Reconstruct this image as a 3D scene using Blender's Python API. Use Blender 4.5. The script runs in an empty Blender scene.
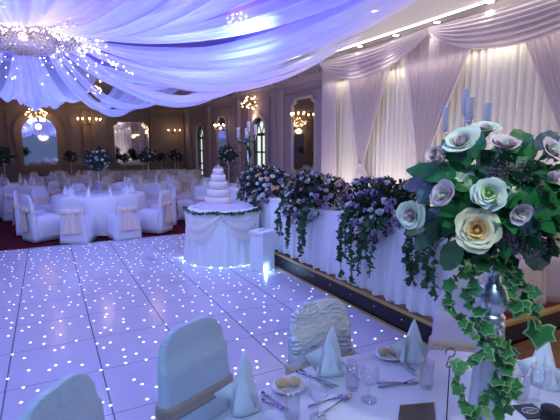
import bpy, bmesh, math, random
from mathutils import Vector, Matrix, Euler
R = math.radians
PI = math.pi
rng = random.Random(7)
C = bpy.context.scene.collection
sc = bpy.context.scene

# ------------------------------------------------------------ camera
CH, CF, CP, CY = 1.75, 435.0, R(8.2), R(28.1)
cam = bpy.data.cameras.new('camera'); co = bpy.data.objects.new('camera', cam); C.objects.link(co)
cam.sensor_width = 36; cam.lens = 36*CF/560; cam.clip_start = .05; cam.clip_end = 200
co.location = (0, 0, CH); co.rotation_euler = (PI/2-CP, 0, -CY)
sc.camera = co
def ray(u, v):
    x = (u-280)/CF; y = -(v-210)/CF
    f = math.cos(CP)+y*math.sin(CP); z = y*math.cos(CP)-math.sin(CP)
    return Vector((f*math.sin(CY)+x*math.cos(CY), f*math.cos(CY)-x*math.sin(CY), z))
def at_z(u, v, z):
    r = ray(u, v); return Vector((0, 0, CH))+r*((z-CH)/r.z)
def at_x(u, v, X):
    r = ray(u, v); return Vector((0, 0, CH))+r*(X/r.x)
def at_y(u, v, Y):
    r = ray(u, v); return Vector((0, 0, CH))+r*(Y/r.y)
def at_d(u, v, d):          # at forward depth d
    return Vector((0, 0, CH))+ray(u, v)*d

# ------------------------------------------------------------ materials
def nt(name):
    m = bpy.data.materials.new(name); m.use_nodes = True
    t = m.node_tree; t.nodes.clear()
    o = t.nodes.new('ShaderNodeOutputMaterial')
    return m, t, o
def mat(name, col, rough=.6, metal=0, bump=0, bscale=20, var=0, vscale=5, sheen=0, trans=0, ior=1.45, spec=.5, emit=None, estr=0, subsurf=0, dist=.01, coat=0):
    m, t, o = nt(name)
    b = t.nodes.new('ShaderNodeBsdfPrincipled'); t.links.new(b.outputs[0], o.inputs[0])
    b.inputs['Base Color'].default_value = (*col, 1)
    b.inputs['Roughness'].default_value = rough; b.inputs['Metallic'].default_value = metal
    b.inputs['Transmission Weight'].default_value = trans; b.inputs['IOR'].default_value = ior
    b.inputs['Specular IOR Level'].default_value = spec
    b.inputs['Sheen Weight'].default_value = sheen
    b.inputs['Coat Weight'].default_value = coat
    if subsurf:
        b.inputs['Subsurface Weight'].default_value = subsurf
        b.inputs['Subsurface Radius'].default_value = (.02, .02, .02)
    if emit: b.inputs['Emission Color'].default_value = (*emit, 1); b.inputs['Emission Strength'].default_value = estr
    tc = t.nodes.new('ShaderNodeTexCoord')
    if var:
        n = t.nodes.new('ShaderNodeTexNoise'); n.inputs['Scale'].default_value = vscale; n.inputs['Detail'].default_value = 3
        t.links.new(tc.outputs['Object'], n.inputs['Vector'])
        mx = t.nodes.new('ShaderNodeMix'); mx.data_type = 'RGBA'
        mx.inputs['A'].default_value = (*[c*(1-var) for c in col], 1)
        mx.inputs['B'].default_value = (*[min(1, c*(1+var)) for c in col], 1)
        t.links.new(n.outputs['Fac'], mx.inputs['Factor']); t.links.new(mx.outputs['Result'], b.inputs['Base Color'])
    if bump:
        n = t.nodes.new('ShaderNodeTexNoise'); n.inputs['Scale'].default_value = bscale; n.inputs['Detail'].default_value = 4
        t.links.new(tc.outputs['Object'], n.inputs['Vector'])
        bp = t.nodes.new('ShaderNodeBump'); bp.inputs['Strength'].default_value = bump; bp.inputs['Distance'].default_value = dist
        t.links.new(n.outputs['Fac'], bp.inputs['Height']); t.links.new(bp.outputs['Normal'], b.inputs['Normal'])
    return m
def cloth_mat(name, col, translucent=.4, clear=0, streak=0):
    m, t, o = nt(name)
    d = t.nodes.new('ShaderNodeBsdfDiffuse'); d.inputs[0].default_value = (*col, 1)
    tr = t.nodes.new('ShaderNodeBsdfTranslucent'); tr.inputs[0].default_value = (*col, 1)
    mx = t.nodes.new('ShaderNodeMixShader'); mx.inputs[0].default_value = translucent
    t.links.new(d.outputs[0], mx.inputs[1]); t.links.new(tr.outputs[0], mx.inputs[2])
    last = mx
    if clear:
        tp = t.nodes.new('ShaderNodeBsdfTransparent')
        m2 = t.nodes.new('ShaderNodeMixShader'); m2.inputs[0].default_value = clear
        lw = t.nodes.new('ShaderNodeLayerWeight'); lw.inputs[0].default_value = .35
        mm = t.nodes.new('ShaderNodeMath'); mm.operation = 'MULTIPLY_ADD'
        mm.inputs[1].default_value = -clear; mm.inputs[2].default_value = clear
        t.links.new(lw.outputs['Facing'], mm.inputs[0]); t.links.new(mm.outputs[0], m2.inputs[0])
        t.links.new(mx.outputs[0], m2.inputs[1]); t.links.new(tp.outputs[0], m2.inputs[2]); last = m2
    t.links.new(last.outputs[0], o.inputs[0])
    return m
def emis(name, col, s):
    m, t, o = nt(name)
    e = t.nodes.new('ShaderNodeEmission'); e.inputs[0].default_value = (*col, 1); e.inputs[1].default_value = s
    t.links.new(e.outputs[0], o.inputs[0]); return m

M = {}
M['wall'] = mat('painted_wall', (.42, .36, .42), .7, bump=.05)
M['far_wall'] = mat('papered_wall', (.36, .30, .26), .8, var=.12, vscale=3)
M['ceil'] = mat('ceiling_paint', (.62, .60, .62), .8)
M['coffer'] = mat('coffer_violet_glow', (.34, .24, .80), .8)  # purple light falling on the tray is put into its base colour
M['mould'] = mat('moulding_plaster', (.48, .42, .44), .6)
M['mould_far'] = mat('moulding_gilt', (.36, .28, .20), .6)
M['mirror'] = mat('mirror_glass', (.8, .8, .8), .04, metal=1)
M['frame_dark'] = mat('window_frame', (.03, .03, .03), .5)
M['sky_pane'] = emis('daylight_pane', (.78, .9, .82), 1.1)
M['vent'] = mat('vent_dark', (.12, .11, .12), .7)
M['curtain'] = cloth_mat('cream_curtain', (.94, .91, .85), .35)
M['sheer'] = cloth_mat('lilac_voile', (.74, .66, .71), .4, .0)
M['drape'] = cloth_mat('ceiling_voile', (.84, .88, .98), .5, .62)
M['drape_lilac'] = cloth_mat('ceiling_voile_lilac', (.92, .84, .96), .5, .55)
M['linen'] = mat('white_linen', (.80, .81, .84), .8, bump=.15, bscale=60, sheen=.2, dist=.002)
M['linen_near'] = mat('white_linen_fine', (.72, .74, .82), .75, bump=.2, bscale=9, sheen=.2, dist=.004)
M['napkin'] = mat('napkin_linen', (.86, .92, .95), .7, bump=.15, bscale=25, dist=.004)
M['skirt'] = mat('table_skirt', (.84, .86, .92), .7, sheen=.2)
M['cover'] = mat('chair_cover_cloth', (.78, .78, .84), .7, bump=.3, bscale=12, sheen=.3)
M['satin'] = None
M['sash'] = mat('peach_organza', (.86, .70, .62), .55, bump=.3, bscale=20)
M['sash_gold'] = mat('champagne_ribbon', (.46, .38, .30), .4, bump=.4, bscale=25)
M['tulle'] = cloth_mat('peach_tulle', (.96, .88, .86), .4, .45)
M['cake'] = mat('white_icing', (.88, .80, .82), .5, bump=.1, subsurf=.1)
M['icing_pink'] = mat('blush_icing', (.85, .66, .66), .5)
M['box_white'] = mat('white_card', (.82, .85, .92), .5)
M['black'] = mat('black_gloss', (.012, .012, .015), .3)
M['riser'] = mat('black_riser', (.012, .011, .02), .45)
M['gold_trim'] = mat('brass_nosing', (.55, .36, .12), .6, metal=.3)
M['silver'] = mat('polished_silver', (.72, .75, .80), .32, metal=1, bump=.05, bscale=8)
M['chrome'] = mat('cutlery_steel', (.55, .50, .60), .18, metal=1)
M['candle'] = mat('candle_wax', (.82, .82, .76), .5, subsurf=.1)
M['glass'] = None
M['china'] = mat('white_china', (.82, .82, .86), .15)
M['bread'] = mat('bread_crust', (.66, .48, .28), .7, var=.3, vscale=40)
M['leaf'] = mat('dark_green_leaf', (.016, .14, .035), .32, var=.4, vscale=14, bump=.3, bscale=40, dist=.003)
M['leaf2'] = mat('mid_green_leaf', (.04, .21, .05), .4, var=.35, vscale=18)
M['leaf_blue'] = mat('blue_green_leaf', (.03, .07, .11), .35, var=.4, vscale=18)
M['leaf_edge'] = mat('pale_leaf_margin', (.26, .42, .20), .5)
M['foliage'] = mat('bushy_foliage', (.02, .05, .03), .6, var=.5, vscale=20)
M['ivy'] = mat('trailing_ivy', (.035, .12, .045), .5, var=.4, vscale=20)
M['stem'] = mat('green_stem', (.10, .08, .05), .6)
M['r_cream'] = mat('cream_petal', (.92, .88, .58), .6, subsurf=.15)
M['r_peach'] = mat('peach_petal', (.92, .66, .26), .6, subsurf=.15)
M['r_white'] = mat('white_petal', (.76, .86, .70), .6, subsurf=.15)
M['r_lime'] = mat('lime_petal', (.62, .82, .42), .6, subsurf=.15)
M['r_pink'] = mat('blush_petal', (.74, .60, .62), .6, subsurf=.15)
M['r_lilac'] = mat('lilac_petal', (.42, .34, .56), .65)
M['r_plum'] = mat('plum_petal', (.22, .12, .20), .7)
M['r_ivory'] = mat('ivory_petal', (.80, .78, .82), .65)
M['r_apricot'] = mat('apricot_petal', (.85, .52, .34), .65)
M['statice'] = mat('mauve_statice', (.20, .13, .19), .8, var=.5, vscale=150)
M['bulb'] = emis('warm_bulb', (1, .62, .34), 14)
M['fairy'] = emis('fairy_light', (1, .90, .80), 9)
M['led'] = emis('blue_white_led', (.55, .85, 1), 14)
M['strip'] = emis('led_strip', (1, .94, .86), 7)
M['riser_led'] = emis('riser_led', (.7, .8, 1), 1.2)
M['spot'] = emis('downlight_lens', (1, .95, .88), 14)
M['crystal'] = mat('cut_crystal', (.95, .9, .92), .12, metal=.75)
M['brass'] = mat('antique_brass', (.35, .22, .10), .4, metal=.8)
M['wood'] = None

def satin():
    m, t, o = nt('crushed_satin')
    b = t.nodes.new('ShaderNodeBsdfPrincipled'); t.links.new(b.outputs[0], o.inputs[0])
    b.inputs['Base Color'].default_value = (.62, .72, .80, 1); b.inputs['Roughness'].default_value = .27
    b.inputs['Metallic'].default_value = .45
    tc = t.nodes.new('ShaderNodeTexCoord')
    n = t.nodes.new('ShaderNodeTexNoise'); n.inputs['Scale'].default_value = 13; n.inputs['Detail'].default_value = 4; n.inputs['Distortion'].default_value = 1.6
    mp = t.nodes.new('ShaderNodeMapping'); mp.inputs['Scale'].default_value = (1, 1, 1.7)
    t.links.new(tc.outputs['Object'], mp.inputs[0]); t.links.new(mp.outputs[0], n.inputs['Vector'])
    bp = t.nodes.new('ShaderNodeBump'); bp.inputs['Strength'].default_value = 1; bp.inputs['Distance'].default_value = .035
    t.links.new(n.outputs['Fac'], bp.inputs['Height']); t.links.new(bp.outputs['Normal'], b.inputs['Normal'])
    return m
M['satin'] = satin()
def satin_plain():
    m = M['satin'].copy(); m.name = 'soft_satin'
    for n in m.node_tree.nodes:
        if n.type == 'BUMP': n.inputs['Strength'].default_value = .3
        if n.type == 'BSDF_PRINCIPLED': n.inputs['Roughness'].default_value = .5; n.inputs['Base Color'].default_value = (.60, .74, .82, 1); n.inputs['Metallic'].default_value = .05
    return m
M['satin_soft'] = satin_plain()

def thin_glass():
    m, t, o = nt('clear_glass')
    tp = t.nodes.new('ShaderNodeBsdfTransparent'); tp.inputs[0].default_value = (.965, .965, .985, 1)
    gl = t.nodes.new('ShaderNodeBsdfGlossy'); gl.inputs['Roughness'].default_value = .05
    lw = t.nodes.new('ShaderNodeLayerWeight'); lw.inputs[0].default_value = .5
    pw = t.nodes.new('ShaderNodeMath'); pw.operation = 'POWER'; pw.inputs[1].default_value = 2.5; t.links.new(lw.outputs['Facing'], pw.inputs[0])
    ma = t.nodes.new('ShaderNodeMath'); ma.operation = 'MULTIPLY_ADD'; ma.inputs[1].default_value = .40; ma.inputs[2].default_value = .05; t.links.new(pw.outputs[0], ma.inputs[0])
    mx = t.nodes.new('ShaderNodeMixShader'); t.links.new(ma.outputs[0], mx.inputs[0]); t.links.new(tp.outputs[0], mx.inputs[1]); t.links.new(gl.outputs[0], mx.inputs[2]); t.links.new(mx.outputs[0], o.inputs[0])
    return m
M['glass'] = thin_glass()
def math_node(t, op, a, b=None, c=None):
    n = t.nodes.new('ShaderNodeMath'); n.operation = op
    for i, x in enumerate((a, b, c)):
        if x is None: continue
        if isinstance(x, (int, float)): n.inputs[i].default_value = x
        else: t.links.new(x, n.inputs[i])
    return n.outputs[0]
def starfloor():
    m, t, o = nt('starlit_panel')
    b = t.nodes.new('ShaderNodeBsdfPrincipled'); t.links.new(b.outputs[0], o.inputs[0])
    tc = t.nodes.new('ShaderNodeTexCoord'); sp = t.nodes.new('ShaderNodeSeparateXYZ'); t.links.new(tc.outputs['Object'], sp.inputs[0])
    def line(ax, off, w):
        x = math_node(t, 'ADD', sp.outputs[ax], 100*.655-off)
        f = math_node(t, 'FRACT', math_node(t, 'DIVIDE', x, .655))
        d = math_node(t, 'ABSOLUTE', math_node(t, 'SUBTRACT', f, .5))
        return math_node(t, 'GREATER_THAN', d, .5-w)
    ln = math_node(t, 'MAXIMUM', line(0, .28, .008), line(1, 2.87, .005))
    mx = t.nodes.new('ShaderNodeMix'); mx.data_type = 'RGBA'
    mx.inputs['A'].default_value = (.62, .60, .72, 1); mx.inputs['B'].default_value = (.15, .14, .22, 1)
    t.links.new(ln, mx.inputs['Factor']); t.links.new(mx.outputs['Result'], b.inputs['Base Color'])
    b.inputs['Roughness'].default_value = .16
    v = t.nodes.new('ShaderNodeTexVoronoi'); v.voronoi_dimensions = '2D'; v.inputs['Scale'].default_value = 5.3; v.inputs['Randomness'].default_value = .85
    t.links.new(tc.outputs['Object'], v.inputs['Vector'])
    mr = t.nodes.new('ShaderNodeMapRange'); mr.inputs['From Min'].default_value = .070; mr.inputs['From Max'].default_value = .035
    mr.inputs['To Min'].default_value = 0; mr.inputs['To Max'].default_value = 1; mr.clamp = True
    t.links.new(v.outputs['Distance'], mr.inputs['Value'])
    e = math_node(t, 'MULTIPLY', mr.outputs[0], 4.0)
    b.inputs['Emission Color'].default_value = (.80, .90, 1, 1); t.links.new(e, b.inputs['Emission Strength'])
    return m
M['stars'] = starfloor()
def carpet():
    m, t, o = nt('red_carpet')
    b = t.nodes.new('ShaderNodeBsdfPrincipled'); t.links.new(b.outputs[0], o.inputs[0])
    tc = t.nodes.new('ShaderNodeTexCoord')
    v = t.nodes.new('ShaderNodeTexVoronoi'); v.inputs['Scale'].default_value = 4
    t.links.new(tc.outputs['Object'], v.inputs['Vector'])
    r = t.nodes.new('ShaderNodeValToRGB')
    r.color_ramp.elements[0].color = (.16, .035, .03, 1); r.color_ramp.elements[1].color = (.10, .012, .02, 1); r.color_ramp.elements[0].position = .1; r.color_ramp.elements[1].position = .3
    t.links.new(v.outputs['Distance'], r.inputs[0]); t.links.new(r.outputs[0], b.inputs['Base Color']); b.inputs['Roughness'].default_value = .95
    b.inputs['Specular IOR Level'].default_value = .1
    return m
M['carpet'] = carpet()
def wood():
    m, t, o = nt('brown_parquet')
    b = t.nodes.new('ShaderNodeBsdfPrincipled'); t.links.new(b.outputs[0], o.inputs[0])
    tc = t.nodes.new('ShaderNodeTexCoord')
    br = t.nodes.new('ShaderNodeTexBrick'); br.inputs['Scale'].default_value = 2.2; br.inputs['Mortar Size'].default_value = .006
    br.inputs['Color1'].default_value = (.30, .13, .055, 1); br.inputs['Color2'].default_value = (.24, .10, .045, 1); br.inputs['Mortar'].default_value = (.08, .03, .02, 1)
    t.links.new(tc.outputs['Object'], br.inputs['Vector']); t.links.new(br.outputs[0], b.inputs['Base Color']); b.inputs['Roughness'].default_value = .35
    return m
M['wood'] = wood()

# ------------------------------------------------------------ mesh builder
class MB:
    def __init__(s): s.v = []; s.f = []; s.m = []
    def add(s, vs, fs, mi=0, mx=None):
        n = len(s.v)
        s.v += [tuple(mx @ Vector(p)) for p in vs] if mx is not None else [tuple(p) for p in vs]
        s.f += [tuple(i+n for i in f) for f in fs]; s.m += [mi]*len(fs); return s
    def box(s, c, d, mi=0, mx=None):
        x, y, z = c; a, b, e = d[0]/2, d[1]/2, d[2]/2
        vs = [(x+i*a, y+j*b, z+k*e) for i in (-1, 1) for j in (-1, 1) for k in (-1, 1)]
        return s.add(vs, [(0, 1, 3, 2), (4, 6, 7, 5), (0, 4, 5, 1), (2, 3, 7, 6), (0, 2, 6, 4), (1, 5, 7, 3)], mi, mx)
    def grid(s, f, nu, nv, mi=0, mx=None, closed=False):
        vs = [f(i/nu, j/nv) for j in range(nv+1) for i in range(nu + (0 if closed else 1))]
        w = nu if closed else nu+1; fs = []
        for j in range(nv):
            for i in range(nu):
                i2 = (i+1) % w
                fs.append((j*w+i, j*w+i2, (j+1)*w+i2, (j+1)*w+i))
        return s.add(vs, fs, mi, mx)
    def lathe(s, prof, n=24, mi=0, mx=None, wob=None, caps=True):
        vs = []; fs = []
        for (r, z) in prof:
            for i in range(n):
                a = 2*PI*i/n; rr = r*(1 + (wob(a, z) if wob else 0))
                vs.append((rr*math.cos(a), rr*math.sin(a), z))
        for j in range(len(prof)-1):
            for i in range(n):
                i2 = (i+1) % n; fs.append((j*n+i, j*n+i2, (j+1)*n+i2, (j+1)*n+i))
        if caps:
            fs.append(tuple(range(n-1, -1, -1))); fs.append(tuple((len(prof)-1)*n+i for i in range(n)))
        return s.add(vs, fs, mi, mx)
    def tube(s, pts, r, n=6, mi=0, mx=None):
        pts = [Vector(p) for p in pts]; vs = []; fs = []
        for k, p in enumerate(pts):
            d = (pts[min(k+1, len(pts)-1)]-pts[max(k-1, 0)])
            if d.length < 1e-9: d = Vector((0, 0, 1))
            q = d.to_track_quat('Z', 'Y'); rr = r[k] if isinstance(r, (list, tuple)) else r
            for i in range(n):
                a = 2*PI*i/n; vs.append(p + q @ Vector((rr*math.cos(a), rr*math.sin(a), 0)))
        for k in range(len(pts)-1):
            for i in range(n):
                i2 = (i+1) % n; fs.append((k*n+i, k*n+i2, (k+1)*n+i2, (k+1)*n+i))
        fs.append(tuple(range(n-1, -1, -1))); fs.append(tuple((len(pts)-1)*n+i for i in range(n)))
        return s.add(vs, fs, mi, mx)
    def ball(s, c, r, mi=0, n=6, mx=None, sq=(1, 1, 1)):
        vs = []; fs = []; c = Vector(c)
        for j in range(1, n):
            th = PI*j/n
            for i in range(2*n):
                a = PI*i/n; vs.append(c+Vector((r*sq[0]*math.sin(th)*math.cos(a), r*sq[1]*math.sin(th)*math.sin(a), r*sq[2]*math.cos(th))))
        w = 2*n
        for j in range(n-2):
            for i in range(w): fs.append((j*w+i, (j+1)*w+i, (j+1)*w+(i+1) % w, j*w+(i+1) % w))
        k = len(vs); vs += [c+Vector((0, 0, r*sq[2])), c-Vector((0, 0, r*sq[2]))]
        for i in range(w):
            fs.append((k, i, (i+1) % w)); fs.append((k+1, (n-2)*w+(i+1) % w, (n-2)*w+i))
        return s.add(vs, fs, mi, mx)
    def octa(s, c, r, mi=0):
        x, y, z = c
        return s.add([(x+r, y, z), (x-r, y, z), (x, y+r, z), (x, y-r, z), (x, y, z+r), (x, y, z-r)],
                     [(0, 2, 4), (2, 1, 4), (1, 3, 4), (3, 0, 4), (2, 0, 5), (1, 2, 5), (3, 1, 5), (0, 3, 5)], mi)
    def mesh(s, name, mats, smooth=True):
        me = bpy.data.meshes.new(name); me.from_pydata(s.v, [], s.f)
        for m in mats: me.materials.append(m)
        if len(mats) > 1: me.polygons.foreach_set('material_index', s.m)
        if smooth: me.polygons.foreach_set('use_smooth', [True]*len(s.f))
        me.update(); return me
    def build(s, name, mats, parent=None, smooth=True, loc=None, bevel=0):
        if not isinstance(mats, (list, tuple)): mats = [mats]
        me = s.mesh(name, mats, smooth)
        if mats[0].name in ('clear_glass', 'crushed_satin', 'soft_satin', 'polished_silver'):
            bm = bmesh.new(); bm.from_mesh(me); bmesh.ops.remove_doubles(bm, verts=bm.verts, dist=1e-5); bmesh.ops.recalc_face_normals(bm, faces=bm.faces); bm.to_mesh(me); bm.free()
        o = bpy.data.objects.new(name, me); C.objects.link(o)
        if parent: o.parent = parent
        if loc: o.location = loc
        if bevel:
            b = o.modifiers.new('bevel', 'BEVEL'); b.width = bevel; b.segments = 2; b.limit_method = 'ANGLE'
        return o
def tag(o, label, cat, group=None, kind=None):
    if label: o['label'] = label
    if cat: o['category'] = cat
    if group: o['group'] = group
    if kind: o['kind'] = kind
    return o
def thing(name, label, cat, loc=(0, 0, 0), rz=0, group=None):
    o = bpy.data.objects.new(name, None); C.objects.link(o); o.location = loc; o.rotation_euler = (0, 0, rz)
    return tag(o, label, cat, group)
def struct(o): o['kind'] = 'structure'; return o
def dup(root, loc=None, rz=None, label=None, group=None, scale=None):
    def cp(o, par):
        c = o.copy(); C.objects.link(c)
        if par: c.parent = par
        for ch in kids.get(o, []): cp(ch, c)
        return c
    kids = {}
    for ch in root.children_recursive: kids.setdefault(ch.parent, []).append(ch)
    r = cp(root, None)
    if loc is not None: r.location = loc
    if rz is not None: r.rotation_euler = (0, 0, rz)
    if label: r['label'] = label
    if group: r['group'] = group
    if scale: r.scale = (scale,)*3
    return r
def part_copy(o, parent, mx, scale=1):
    c = o.copy(); C.objects.link(c); c.parent = parent; c.matrix_local = mx @ Matrix.Scale(scale, 4) if not isinstance(mx, Vector) else Matrix.Translation(mx) @ Matrix.Scale(scale, 4)
    return c
def orient(p, d, roll=0, s=1):      # matrix: +Z of the shape points along d
    q = Vector(d).normalized().to_track_quat('Z', 'Y')
    return Matrix.Translation(Vector(p)) @ q.to_matrix().to_4x4() @ Matrix.Rotation(roll, 4, 'Z') @ Matrix.Scale(s, 4)
def orient_y(p, d, up, s=1):        # +Y along d, +Z roughly up
    y = Vector(d).normalized(); z = Vector(up); z = (z-y*z.dot(y))
    if z.length < 1e-4: z = Vector((0, 0, 1)) if abs(y.z) < .9 else Vector((1, 0, 0)); z = z-y*z.dot(y)
    z.normalize(); x = y.cross(z)
    m = Matrix((x, y, z)).transposed().to_4x4(); m.translation = Vector(p)
    return m @ Matrix.Scale(s, 4)
def bez(p0, p1, p2, n=10):
    p0, p1, p2 = map(Vector, (p0, p1, p2))
    return [p0*(1-t)**2+p1*2*t*(1-t)+p2*t*t for t in [i/n for i in range(n+1)]]

# ------------------------------------------------------------ plants
def petal(b, th, rb, L, tilt, W, curl, mi, mx=None, nz=4, na=4, z0=-.5):
    def f(a, t):
        a = a*2-1; t0 = t; t = t*(1-.20*abs(a)**3.2)
        r = rb+math.sin(tilt)*L*t**1.4+curl*max(0, t-.7)**1.5*1.6
        z = z0+math.cos(tilt)*L*(t-.12*t*t)-curl*max(0, t-.75)**1.5*1.3-.07*a*a*t
        w = W*math.sin(PI*(.20+.58*t))**.7*(1 if t < .99 else .72)
        an = th+a*w/max(r, .22)
        rr = r*(1-.04*(1-a*a))+.05*a*a+.025*math.sin(a*5+th*3)*t
        return (rr*math.cos(an), rr*math.sin(an), z)
    b.grid(f, na, nz, mi, mx)
def rose_mb(n=22, openness=1.0, nz=5, na=5, seed=1, inner=.38, jit=.04):
    r = random.Random(seed); b = MB()
    b.lathe([(.10, -.4), (.14, -.1), (.10, .05), (.01, .10)], 8, 1)
    for i in range(n):
        t = i/(n-1); tl = R(-14+openness*72*t**1.15)+r.uniform(-jit, jit)
        petal(b, i*2.39996+r.uniform(-.2, .2), .13+.16*t, (.66+.30*t)*(1-.10*openness*t)*(1+r.uniform(-jit, jit)), tl, .26+(.62 if jit < .08 else .55)*t, .42*t*openness, 1 if t < inner else 0, nz=nz, na=na, z0=-.45+.05*t)
    return b
def calyx_mb():
    b = MB(); b.lathe([(.05, -1.2), (.06, -.75), (.18, -.6), (.24, -.42), (.2, -.35)], 8)
    for k in range(5):
        a = k*2*PI/5
        b.add([(.22*math.cos(a-.4), .22*math.sin(a-.4), -.45), (.22*math.cos(a+.4), .22*math.sin(a+.4), -.45), (.5*math.cos(a), .5*math.sin(a), -.15)], [(0, 1, 2)])
    return b
def leaf_grid(b, L, W, mx, mi=0, droop=.25, fold=.25, round_=.8, nz=7, na=4):
    def f(a, t):
        a = a*2-1; w = W*math.sin(PI*min(1, t*.97+.015)**round_)**.75
        return (a*w, L*t, fold*abs(a)*w*.8-droop*L*t*t+.02*L*math.sin(t*18)*abs(a))
    b.grid(f, na, nz, mi, mx)
def ivy_leaf(b, mx, s, mi=0, me=None):
    pts = [(0, .02), (.26, -.12), (.50, -.04), (.45, .24), (.60, .52), (.30, .66), (0, 1.08), (-.30, .66), (-.60, .52), (-.45, .24), (-.50, -.04), (-.26, -.12)]
    c = (0, .30); n = len(pts)
    q = .84 if me is not None else 1
    vs = [(c[0]*s, c[1]*s, .06*s)]+[((c[0]+(x-c[0])*q)*s, (c[1]+(y-c[1])*q)*s, -.02*s*abs(x)) for x, y in pts]
    fs = [(0, 1+i, 1+(i+1) % n) for i in range(n)]
    b.add(vs, fs, mi, mx)
    if me is not None:
        vs = [((c[0]+(x-c[0])*q)*s, (c[1]+(y-c[1])*q)*s, -.02*s*abs(x)) for x, y in pts]+[(x*s, y*s, -.10*s*abs(x)) for x, y in pts]
        b.add(vs, [(i, (i+1) % n, n+(i+1) % n, n+i) for i in range(n)], me, mx)
def ivy_trail(b, pts, s, step, r, mi=0, me=None, ms=1, sr=.002, out=None):
    pts = [Vector(p) for p in pts]; b.tube(pts, sr, 5, ms)
    L = 0; nxt = 0
    for k in range(len(pts)-1):
        d = pts[k+1]-pts[k]; l = d.length; L += l
        while nxt < L:
            p = pts[k+1]-d*((L-nxt)/max(l, 1e-6))
            a = r.uniform(0, 2*PI); side = Vector((math.cos(a), math.sin(a), r.uniform(-.9, .15)))
            if out is not None: side = side*.8+Vector(out)*.55
            up = Vector((r.uniform(-1, 1), r.uniform(-1, 1), r.uniform(.1, .9)))
            if out is not None: up = up*.6+Vector(out)
            ivy_leaf(b, orient_y(p, side, up), s*r.uniform(.6, 1.2), mi, me); nxt += step*r.uniform(.6, 1.4)

# ============================================================ SETTING
XW, YW, ZC = 5.9, 20.7, 3.62      # right wall, far wall, ceiling
XL = -9.0
b = MB(); b.box(((XL+XW)/2, 8.5, -.08), (XW-XL+.4, 25, .1)); struct(b.build('floor', M['carpet'], smooth=False))
b = MB(); b.box((4.4, .9, -.02), (3.0, 2.75, .03)); struct(b.build('floor_parquet', M['wood'], smooth=False))
b = MB(); b.box((-1.0, 4.1, -.015), (7.76, 9.0, .03)); 
df = thing('dance_floor', 'white panelled dance floor twinkling with tiny star lights', 'dance floor')
b.build('floor_panels', M['stars'], df, smooth=False)
b = MB(); b.box((-1.0, 8.63, -.018), (7.76, .06, .032)); b.build('edge_ramp', M['silver'], df, smooth=False)

# ceiling with an open tray over the drape
def tray():
    b = MB(); cx, cy, h = 0.2, 7.2, 4.2
    x0, x1, y0, y1 = cx-h, cx+3.7, 2.0, cy+4.4
    b.box(((XL+x0)/2, 8.5, ZC+.05), (x0-XL+.1, 25, .1)); b.box(((x1+XW+.2)/2, 8.5, ZC+.05), (XW+.2-x1, 25, .1))
    b.box(((x0+x1)/2, (-4+y0)/2, ZC+.05), (x1-x0, y0+4, .1)); b.box(((x0+x1)/2, (y1+21)/2, ZC+.05), (x1-x0, 21-y1, .1))
    struct(b.build('ceiling', M['ceil'], smooth=False))
    b = MB(); zt = 4.15
    b.box(((x0+x1)/2, (y0+y1)/2, zt), (x1-x0+.1, y1-y0+.1, .08))
    for (a, c, w, d) in ((x0, (y0+y1)/2, .06, y1-y0), (x1, (y0+y1)/2, .06, y1-y0), ((x0+x1)/2, y0, x1-x0, .06), ((x0+x1)/2, y1, x1-x0, .06)):
        b.box((a, c, (ZC+zt)/2+.05), (w, d, zt-ZC-.1+.06))
    struct(b.build('ceiling_tray', M['coffer'], smooth=False))
tray()

# far wall and left wall
b = MB(); b.box(((XL+XW)/2, YW+.1, 2.1), (XW-XL+.4, .2, 4.3)); struct(b.build('wall_back', M['far_wall'], smooth=False))
b = MB(); b.box((XL-.1, 8.5, 2.1), (.2, 25, 4.3)); struct(b.build('wall_left', M['far_wall'], smooth=False))

def arch_pts(w, z0, zs, n=12):   # outline of an arched opening (closed), width w, sill z0, spring zs
    p = [(-w/2, z0), (w/2, z0), (w/2, zs)]
    for i in range(1, n): a = PI*i/n; p.append((w/2*math.cos(a), zs+w/2*math.sin(a)))
    p.append((-w/2, zs)); return p
def oct_pts(w, z0, z1, c):
    return [(-w/2+c, z0), (w/2-c, z0), (w/2-c, z0+c*.5), (w/2, z0+c), (w/2, z1-c), (w/2-c, z1-c*.5), (w/2-c, z1), (-w/2+c, z1), (-w/2+c, z1-c*.5), (-w/2, z1-c), (-w/2, z0+c), (-w/2+c, z0+c*.5)]
def frame_ring(b, pts, wd, th, T, mi=0):
    cx = sum(p[0] for p in pts)/len(pts); cz = sum(p[1] for p in pts)/len(pts)
    out = []
    for x, z in pts:
        dx, dz = x-cx, z-cz; l = math.hypot(dx, dz); out.append((x+dx/l*wd, z+dz/l*wd))
    n = len(pts); vs = [T(x, z, 0) for x, z in pts]+[T(x, z, 0) for x, z in out]+[T(x, z, th) for x, z in pts]+[T(x, z, th) for x, z in out]
    fs = []
    for i in range(n):
        j = (i+1) % n
        fs += [(2*n+i, 2*n+j, 3*n+j, 3*n+i), (n+i, n+j, 3*n+j, 3*n+i), (i, j, 2*n+j, 2*n+i)]
    b.add(vs, fs, mi)
def face_fill(b, pts, T, d, mi=0):
    vs = [T(x, z, d) for x, z in pts]; b.add(vs, [tuple(range(len(vs)))], mi)

def TR(y):   return lambda x, z, d: (XW-d, y-x, z)        # on the right wall
def TB(xc):  return lambda x, z, d: (xc+x, YW-d, z)       # on the far wall

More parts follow.
